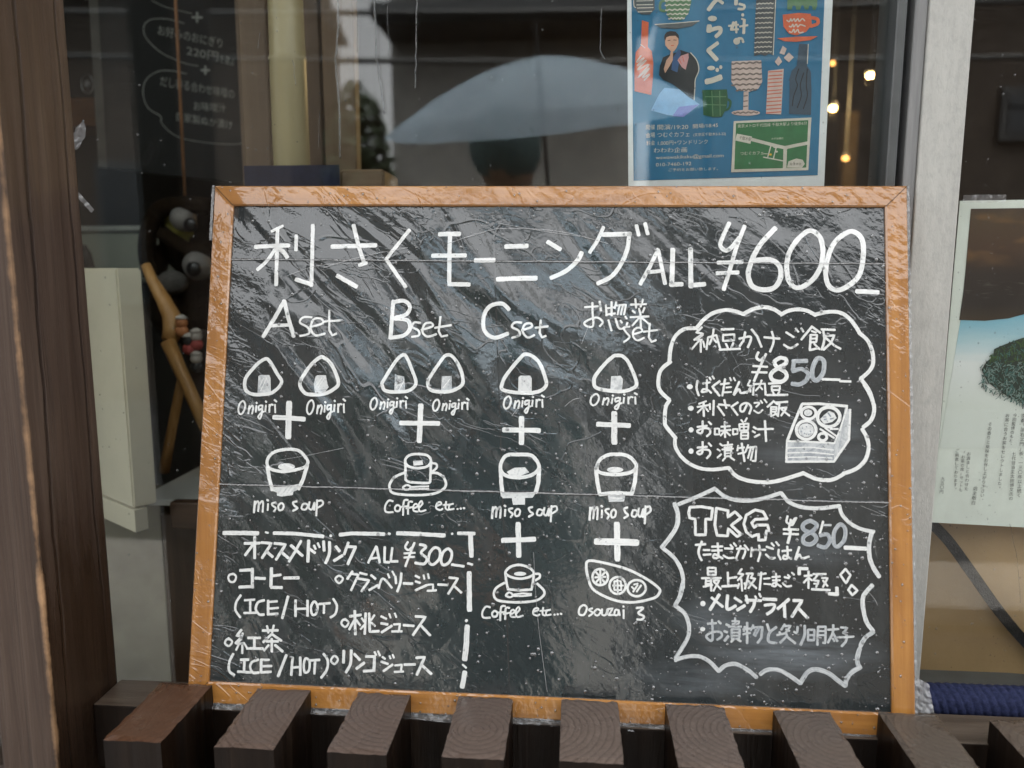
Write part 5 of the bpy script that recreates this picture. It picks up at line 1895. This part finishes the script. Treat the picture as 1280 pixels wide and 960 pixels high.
# scraps of film caught on the post
for (a, b, c3, lab) in [((94, 187), (104, 150), (101, 172), 'crumpled scrap of clear film caught high on the left post'), ((91, 236), (104, 252), (116, 264), 'thin twisted strip of clear film below the other scrap')]:
    y = .655; pa, pb_, pc3 = PY(*a, y), PY(*b, y), PY(*c3, y)
    if 'high' in lab:
        bm = sheet(lambda u, v: pa.lerp(pb_, v) + Vector(((u - .5) * .011 * math.sin(v * 2.7 + .3), .002 * N((u * 5, v * 6, 0)), .0012 * N((u * 9, v * 8, 4)))), 8, 16)
    else:
        bm = sheet(lambda u, v: pa.lerp(pc3, v) + Vector(((u - .5) * .003, .0015 * N((u * 5, v * 9, 0)), (u - .5) * .0025)), 3, 18)
    tag(link('film_scrap', bm, M_film2, smooth=True, loc=pa), lab, 'film scrap', 'film scraps on the left post')
# rain on the panes
def on_glass(r):
    x = r.uniform(-.46, .262); z = r.uniform(-.35, .24); d = .25 + .75 * (abs(N((x * 9, z * 9, 3))) > .25)
    return x, z, 0, d * .8
def on_side(r): return r.uniform(.33, .50), r.uniform(-.37, .24), 0, .8
def glass_rain(parent, reg, n, seed, runs):
    b2 = beads(n, seed, reg, (.0003, .0012), seg=6)
    for v in b2.verts: v.co = Vector((v.co.x, GY - .0001 - v.co.z, v.co.y + CZ))
    for pts, r in runs:
        q = [PY(px, py, GY - .0003) for px, py in pts]
        q2 = []; 
        for a, b in zip(q, q[1:]):
            for k in range(10): p = a.lerp(b, k / 10); q2.append(p + Vector((.0011 * N((p.z * 140, seed, 0)), 0, 0)))
        add_tube(b2, q2, [r * (.6 + .7 * abs(N((i * .5, seed, 2)))) for i in range(len(q2))], 6)
    bmesh.ops.recalc_face_normals(b2, faces=b2.faces)
    tag(link('raindrops', b2, M_water, parent, smooth=True), kind='stuff')
M_water = clear_mat('rain_on_glass', 1.65, (.78, .79, .79), .02, 1.0, None, 0)
glass_rain(mw, on_glass, 2000, 21, [([(421, -30), (423, 30), (419, 80), (424, 130), (425, 205)], .0013), ([(464, -20), (469, 20), (470, 70), (476, 110), (481, 145)], .0013), ([(447, 20), (446, 70)], .0004), ([(484, 5), (486, 80)], .0004), ([(521, -10), (520, 60), (519, 115)], .0010),
    ([(325, 40), (322, 62)], .0004), ([(366, 75), (370, 110)], .0004), ([(399, 140), (398, 190)], .0004), ([(752, 10), (750, 60), (756, 75)], .0006), ([(1092, 20), (1094, 70)], .0003), ([(1094, 110), (1091, 160)], .0004)])
glass_rain(sw, on_side, 700, 22, [([(1262, 655), (1272, 700), (1276, 760)], .0004)])

# ================================================================ the far side of the street, seen only as reflections
def facade(name, label, x0, x1, y, z1, m, wins, eave=None, roof=True, deep=6):
    t = empty(name, ((x0 + x1) / 2, y, 0), label, 'house')
    link('wall', box((x0, y - deep, 0), (x1, y, z1)), m, t)
    if eave: link('eave', box((x0, y + .003, eave[0]), (x1 + .1, y + .75, eave[1]), .01), M_roof, t)
    if roof: link('roof', prism([(x0 - .02, y + .4, z1 + .004), (x0 - .02, y - deep / 2, z1 + .3 * deep), (x0 - .02, y - deep - .4, z1 + .004)], (x1 - x0 + .04, 0, 0)), M_roof, t)
    for a, b, c, d in wins:
        f = link('window', box((a - .06, y + .003, c - .06), (b + .06, y + .05, d + .06), .004), M_metal, t); link('pane', box((a, y + .051, c), (b, y + .06, d)), M_wglass, f)
        link('mullion', box(((a + b) / 2 - .03, y + .061, c), ((a + b) / 2 + .03, y + .075, d)), M_metal, f)
    return t
YF = -6.0
def mx(px, py): p = MIR(px, py, YF); return p.x, p.z
xs = mx(488, 40)[0]; xe = mx(722, 40)[0]; ez0, ez1 = mx(600, 52)[1], mx(600, 34)[1]
wx0, wz1 = mx(588, -60); wx1, wz0 = mx(636, 12)
facade('house', 'grey plastered house with a dark eave across the street', xs, xe + .55, YF, 3.9, M_plas, [(wx0, wx1, wz0, wz1 + .4), (wx0 + 1.0, wx1 + 1.0, wz0, wz1 + .4), (wx0 - .9, wx1 - .9, .9, 2.0)], (ez0, ez1))
facade('house', 'brown house left of the gap across the street', -11, mx(443, 40)[0] - .55, YF + .3, 3.8, M_brown, [(-4.4, -3.4, 1, 2.2), (-6.6, -5.4, 2.7, 3.5)], None, True, 1.6)
a = mx(1243, 125); b = mx(1300, 172)
facade('house', 'brown rendered house with small square windows across the street', xe + 1.2, xe + 11, YF + .2, 4.2, M_brown, [(a[0], b[0], b[1], a[1]), (a[0] + 1.9, b[0] + 1.9, b[1], a[1])], None)
tag(link('utility_pole', tube([(xe + .82, YF + 1.2, 0), (xe + .82, YF + 1.2, 9)], [.16, .11], 14), plain('pole_concrete', (.16, .16, .15), .8), smooth=True, loc=(xe + .82, YF + 1.2, 0)), 'grey utility pole between the houses across the street', 'pole')
for k, (z, s, lab) in enumerate([(2.95, -.5, 'lowest black power line'), (3.25, -.2, 'second black power line from below'), (3.5, .2, 'third black power line from below'), (4.1, .5, 'topmost black power line')]):
    tag(link('power_line', tube([(-9 + i * 2, YF + 1.2, z + s * .05 * i + .012 * (i - 5) ** 2) for i in range(12)], .022, 6), M_metal, smooth=True, loc=(0, YF + 1.2, z)), lab + ' strung along the houses', 'power line', 'power lines along the street')
# clipped dark bush in the gap
g = MIR(455, 110, -4.6); bm = bmesh.new(); rnd = random.Random(9)
for _ in range(2200):
    d = Vector((rnd.gauss(0, 1), rnd.gauss(0, 1), rnd.gauss(0, 1))).normalized() * (rnd.random() ** .35); p = Vector((g.x - .06 + d.x * .27, -4.6 + d.y * .4, 1.75 + d.z * (1.6 if d.z < 0 else .95)))
    if p.z < .15: continue
    u = Vector((rnd.uniform(-1, 1), rnd.uniform(-1, 1), rnd.uniform(-1, 1))).normalized() * .05; w_ = u.cross(Vector((rnd.random(), .3, rnd.random()))).normalized() * .03
    bm.faces.new([bm.verts.new(p - u), bm.verts.new(p + w_), bm.verts.new(p + u), bm.verts.new(p - w_)])
bush = empty('shrub', (g.x - .06, -4.6, 0), 'dark rounded shrub by the gap across the street', 'shrub'); link('crown', bm, plain('dark_leaves', (.025, .04, .018), .6, .4, 9), bush); link('trunk', tube([(g.x - .06, -4.6, 0), (g.x - .06, -4.6, 1.3)], [.05, .03], 8), M_brown, bush)

# the passer-by under an umbrella behind the lens
UM = Vector((-.06, -.62, 1.64))
um = empty('umbrella', UM + Vector((.0, 0, -.75)), 'pale translucent dome umbrella held open behind the camera', 'umbrella')
def canopy_mat():
    m = bpy.data.materials.new('pale_canopy'); m.use_nodes = True; n = m.node_tree; n.nodes.clear(); o = node(n, 'ShaderNodeOutputMaterial')
    d = node(n, 'ShaderNodeBsdfDiffuse'); d.inputs[0].default_value = (.6, .76, .9, 1); t = node(n, 'ShaderNodeBsdfTranslucent'); t.inputs[0].default_value = (.72, .84, .94, 1)
    tr = node(n, 'ShaderNodeBsdfTransparent'); x = node(n, 'ShaderNodeMixShader'); x.inputs[0].default_value = .5; L(n, d.outputs[0], x.inputs[1]); L(n, t.outputs[0], x.inputs[2])
    y = node(n, 'ShaderNodeMixShader'); y.inputs[0].default_value = .22; L(n, x.outputs[0], y.inputs[1]); L(n, tr.outputs[0], y.inputs[2]); L(n, y.outputs[0], o.inputs[0]); return m
bm = bmesh.new(); NR, SG = 8, 32; RU = .41; rings = []
for i in range(1, NR + 1):
    r = RU * i / NR; ring = []
    for k in range(SG):
        a = k * 2 * math.pi / SG; sag = 1 - .05 * (i / NR) * (1 - abs(math.cos(a * 4))) 
        ring.append(bm.verts.new(UM + Vector((r * sag * math.cos(a), r * sag * math.sin(a), .15 * (1 - (i / NR) ** 1.7)))))
    rings.append(ring)
apex = bm.verts.new(UM + Vector((0, 0, .152)))
for k in range(SG): bm.faces.new((apex, rings[0][k], rings[0][(k + 1) % SG]))
for a, b in zip(rings, rings[1:]):
    for k in range(SG): bm.faces.new((a[k], b[k], b[(k + 1) % SG], a[(k + 1) % SG]))
link('canopy', bm, canopy_mat(), um, smooth=True)
for k in range(8):
    a = k * math.pi / 4; link('rib', tube([UM + Vector((RU * t * math.cos(a), RU * t * math.sin(a), .15 * (1 - t ** 1.7) - .004)) for t in (0, .25, .5, .75, 1)], .0032, 5), M_metal, um)
link('shaft', tube([UM + Vector((0, 0, .24)), UM + Vector((.0, 0, -.62))], .005, 8), M_metal, um)
def hook(): return [UM + Vector((.0, .03 - .03 * math.cos(t), -.64 - .045 * math.sin(t))) for t in [i * math.pi / 8 for i in range(9)]]
link('handle', tube([UM + Vector((0, 0, -.56))] + hook(), .011, 10), plain('white_handle', (.6, .6, .6), .4), um, smooth=True)
def person(x, y):
    """one standing passer-by in a dark coat, right hand round the umbrella handle"""
    V = [(0, 0, .92), (0, 0, 1.10), (0, .0, 1.30), (0, 0, 1.40), (0, .01, 1.47),            # pelvis..neck 0-4
         (-.10, 0, .88), (-.11, .02, .50), (-.115, 0, .10), (-.115, .12, .03),              # left leg 5-8
         (.10, 0, .88), (.11, .02, .50), (.115, 0, .10), (.115, .12, .03),                  # right leg 9-12
         (-.17, 0, 1.36), (-.23, .03, 1.10), (-.20, .20, .98),                              # arm 13-15
         (.17, 0, 1.36), (.22, .05, 1.12), (.12, .24, 1.04)]                                # arm 16-18
    E_ = [(0, 1), (1, 2), (2, 3), (3, 4), (0, 5), (5, 6), (6, 7), (7, 8), (0, 9), (9, 10), (10, 11), (11, 12), (2, 13), (13, 14), (14, 15), (2, 16), (16, 17), (17, 18)]
    RD = [.15, .135, .15, .075, .052, .095, .066, .048, .04, .095, .066, .048, .04, .066, .05, .032, .066, .05, .032]
    me = bpy.data.meshes.new('body'); me.from_pydata([Vector(v) for v in V], E_, []); o = bpy.data.objects.new('body', me); COL.objects.link(o)
    o.modifiers.new('skin', 'SKIN'); o.modifiers.new('sub', 'SUBSURF').levels = 2; o.modifiers['sub'].render_levels = 2
    for i, r in enumerate(RD): me.skin_vertices[0].data[i].radius = (r, r * (.72 if i in (0, 1, 2) else .95))
    me.skin_vertices[0].data[0].use_root = True
    bpy.context.view_layer.update(); dm = bpy.data.meshes.new_from_object(o.evaluated_get(bpy.context.evaluated_depsgraph_get()))
    bpy.data.objects.remove(o)
    for p in dm.polygons: p.use_smooth = True
    sk = plain('skin', (.48, .29, .2), .5, .06, 30); coat = plain('teal_coat', (.13, .20, .20), .8, .2, 30)
    t = empty('person', (x, y, 0), 'person in a hooded teal raincoat standing under the pale umbrella', 'person')
    b = bpy.data.objects.new('body', dm); COL.objects.link(b); b.parent = t; dm.materials.append(coat)
    hd = bmesh.new(); add_ball(hd, (0, .02, 1.58), .1, (.76, .92, 1.12), 24, 16)
    for v in hd.verts:
        if v.co.y > .06:
            dx, dz = v.co.x, v.co.z - 1.565; v.co.y += .022 * math.exp(-(dx / .016) ** 2 - (dz / .02) ** 2)       # nose
            v.co.y -= .010 * (math.exp(-((abs(dx) - .033) / .016) ** 2 - ((dz - .025) / .014) ** 2))               # eye sockets
    h = link('head', hd, sk, t, local=True, smooth=True)
    for s in (-1, 1):
        link('ear', ball((s * .078, .01, 1.57), .022, (.4, .7, 1.2)), sk, h, local=True, smooth=True); link('eye', ball((s * .033, .09, 1.59), .008), plain('eye', (.05, .03, .02), .2), h, local=True, smooth=True)
    link('mouth', ball((0, .103, 1.525), .018, (1, .3, .3)), plain('lips', (.4, .14, .12), .5), h, local=True, smooth=True)
    hr = link('hood', ball((0, -.002, 1.61), .112, (.86, .96, 1.05), 20, 14), coat, t, local=True, smooth=True)
    PV = Vector((0, .02, 1.50)); RM = Matrix.Rotation(R(-52), 3, 'X')
    for o_ in (h, hr): o_.rotation_euler = (R(-52), 0, 0); o_.location = PV - RM @ PV
    for s, wr, ax in ((-1, Vector((-.20, .20, .98)), Vector((0, .2, -.98))), (1, Vector((.12, .24, 1.04)), Vector((-.5, .6, .1)))):
        bm = bmesh.new(); ax.normalize(); side = ax.cross(Vector((0, 0, 1))).normalized(); pn = side.cross(ax)
        add_tube(bm, [wr, wr + ax * .045, wr + ax * .085], [.026, .036, .034], 10)
        for f in range(4):
            r0_ = wr + ax * .08 + side * (.024 - f * .016); ln = (.062, .07, .066, .052)[f]
            add_tube(bm, [r0_, r0_ + ax * ln * .45, r0_ + ax * ln * .75 - pn * .02, r0_ + ax * ln * .7 - pn * .04], [.009, .0085, .008, .007], 8)
        r1_ = wr + ax * .03 + side * .03; add_tube(bm, [r1_, r1_ + side * .02 + ax * .02, r1_ + side * .02 + ax * .05 - pn * .015], [.011, .010, .008], 8)
        link('hand', bm, sk, t, local=True, smooth=True)
    return t
pr = person(-.16, -.80); pr.rotation_euler.z = R(14)
um.rotation_euler = (R(-15), R(-5), 0); um.location += Vector((.045, -.19, .02))
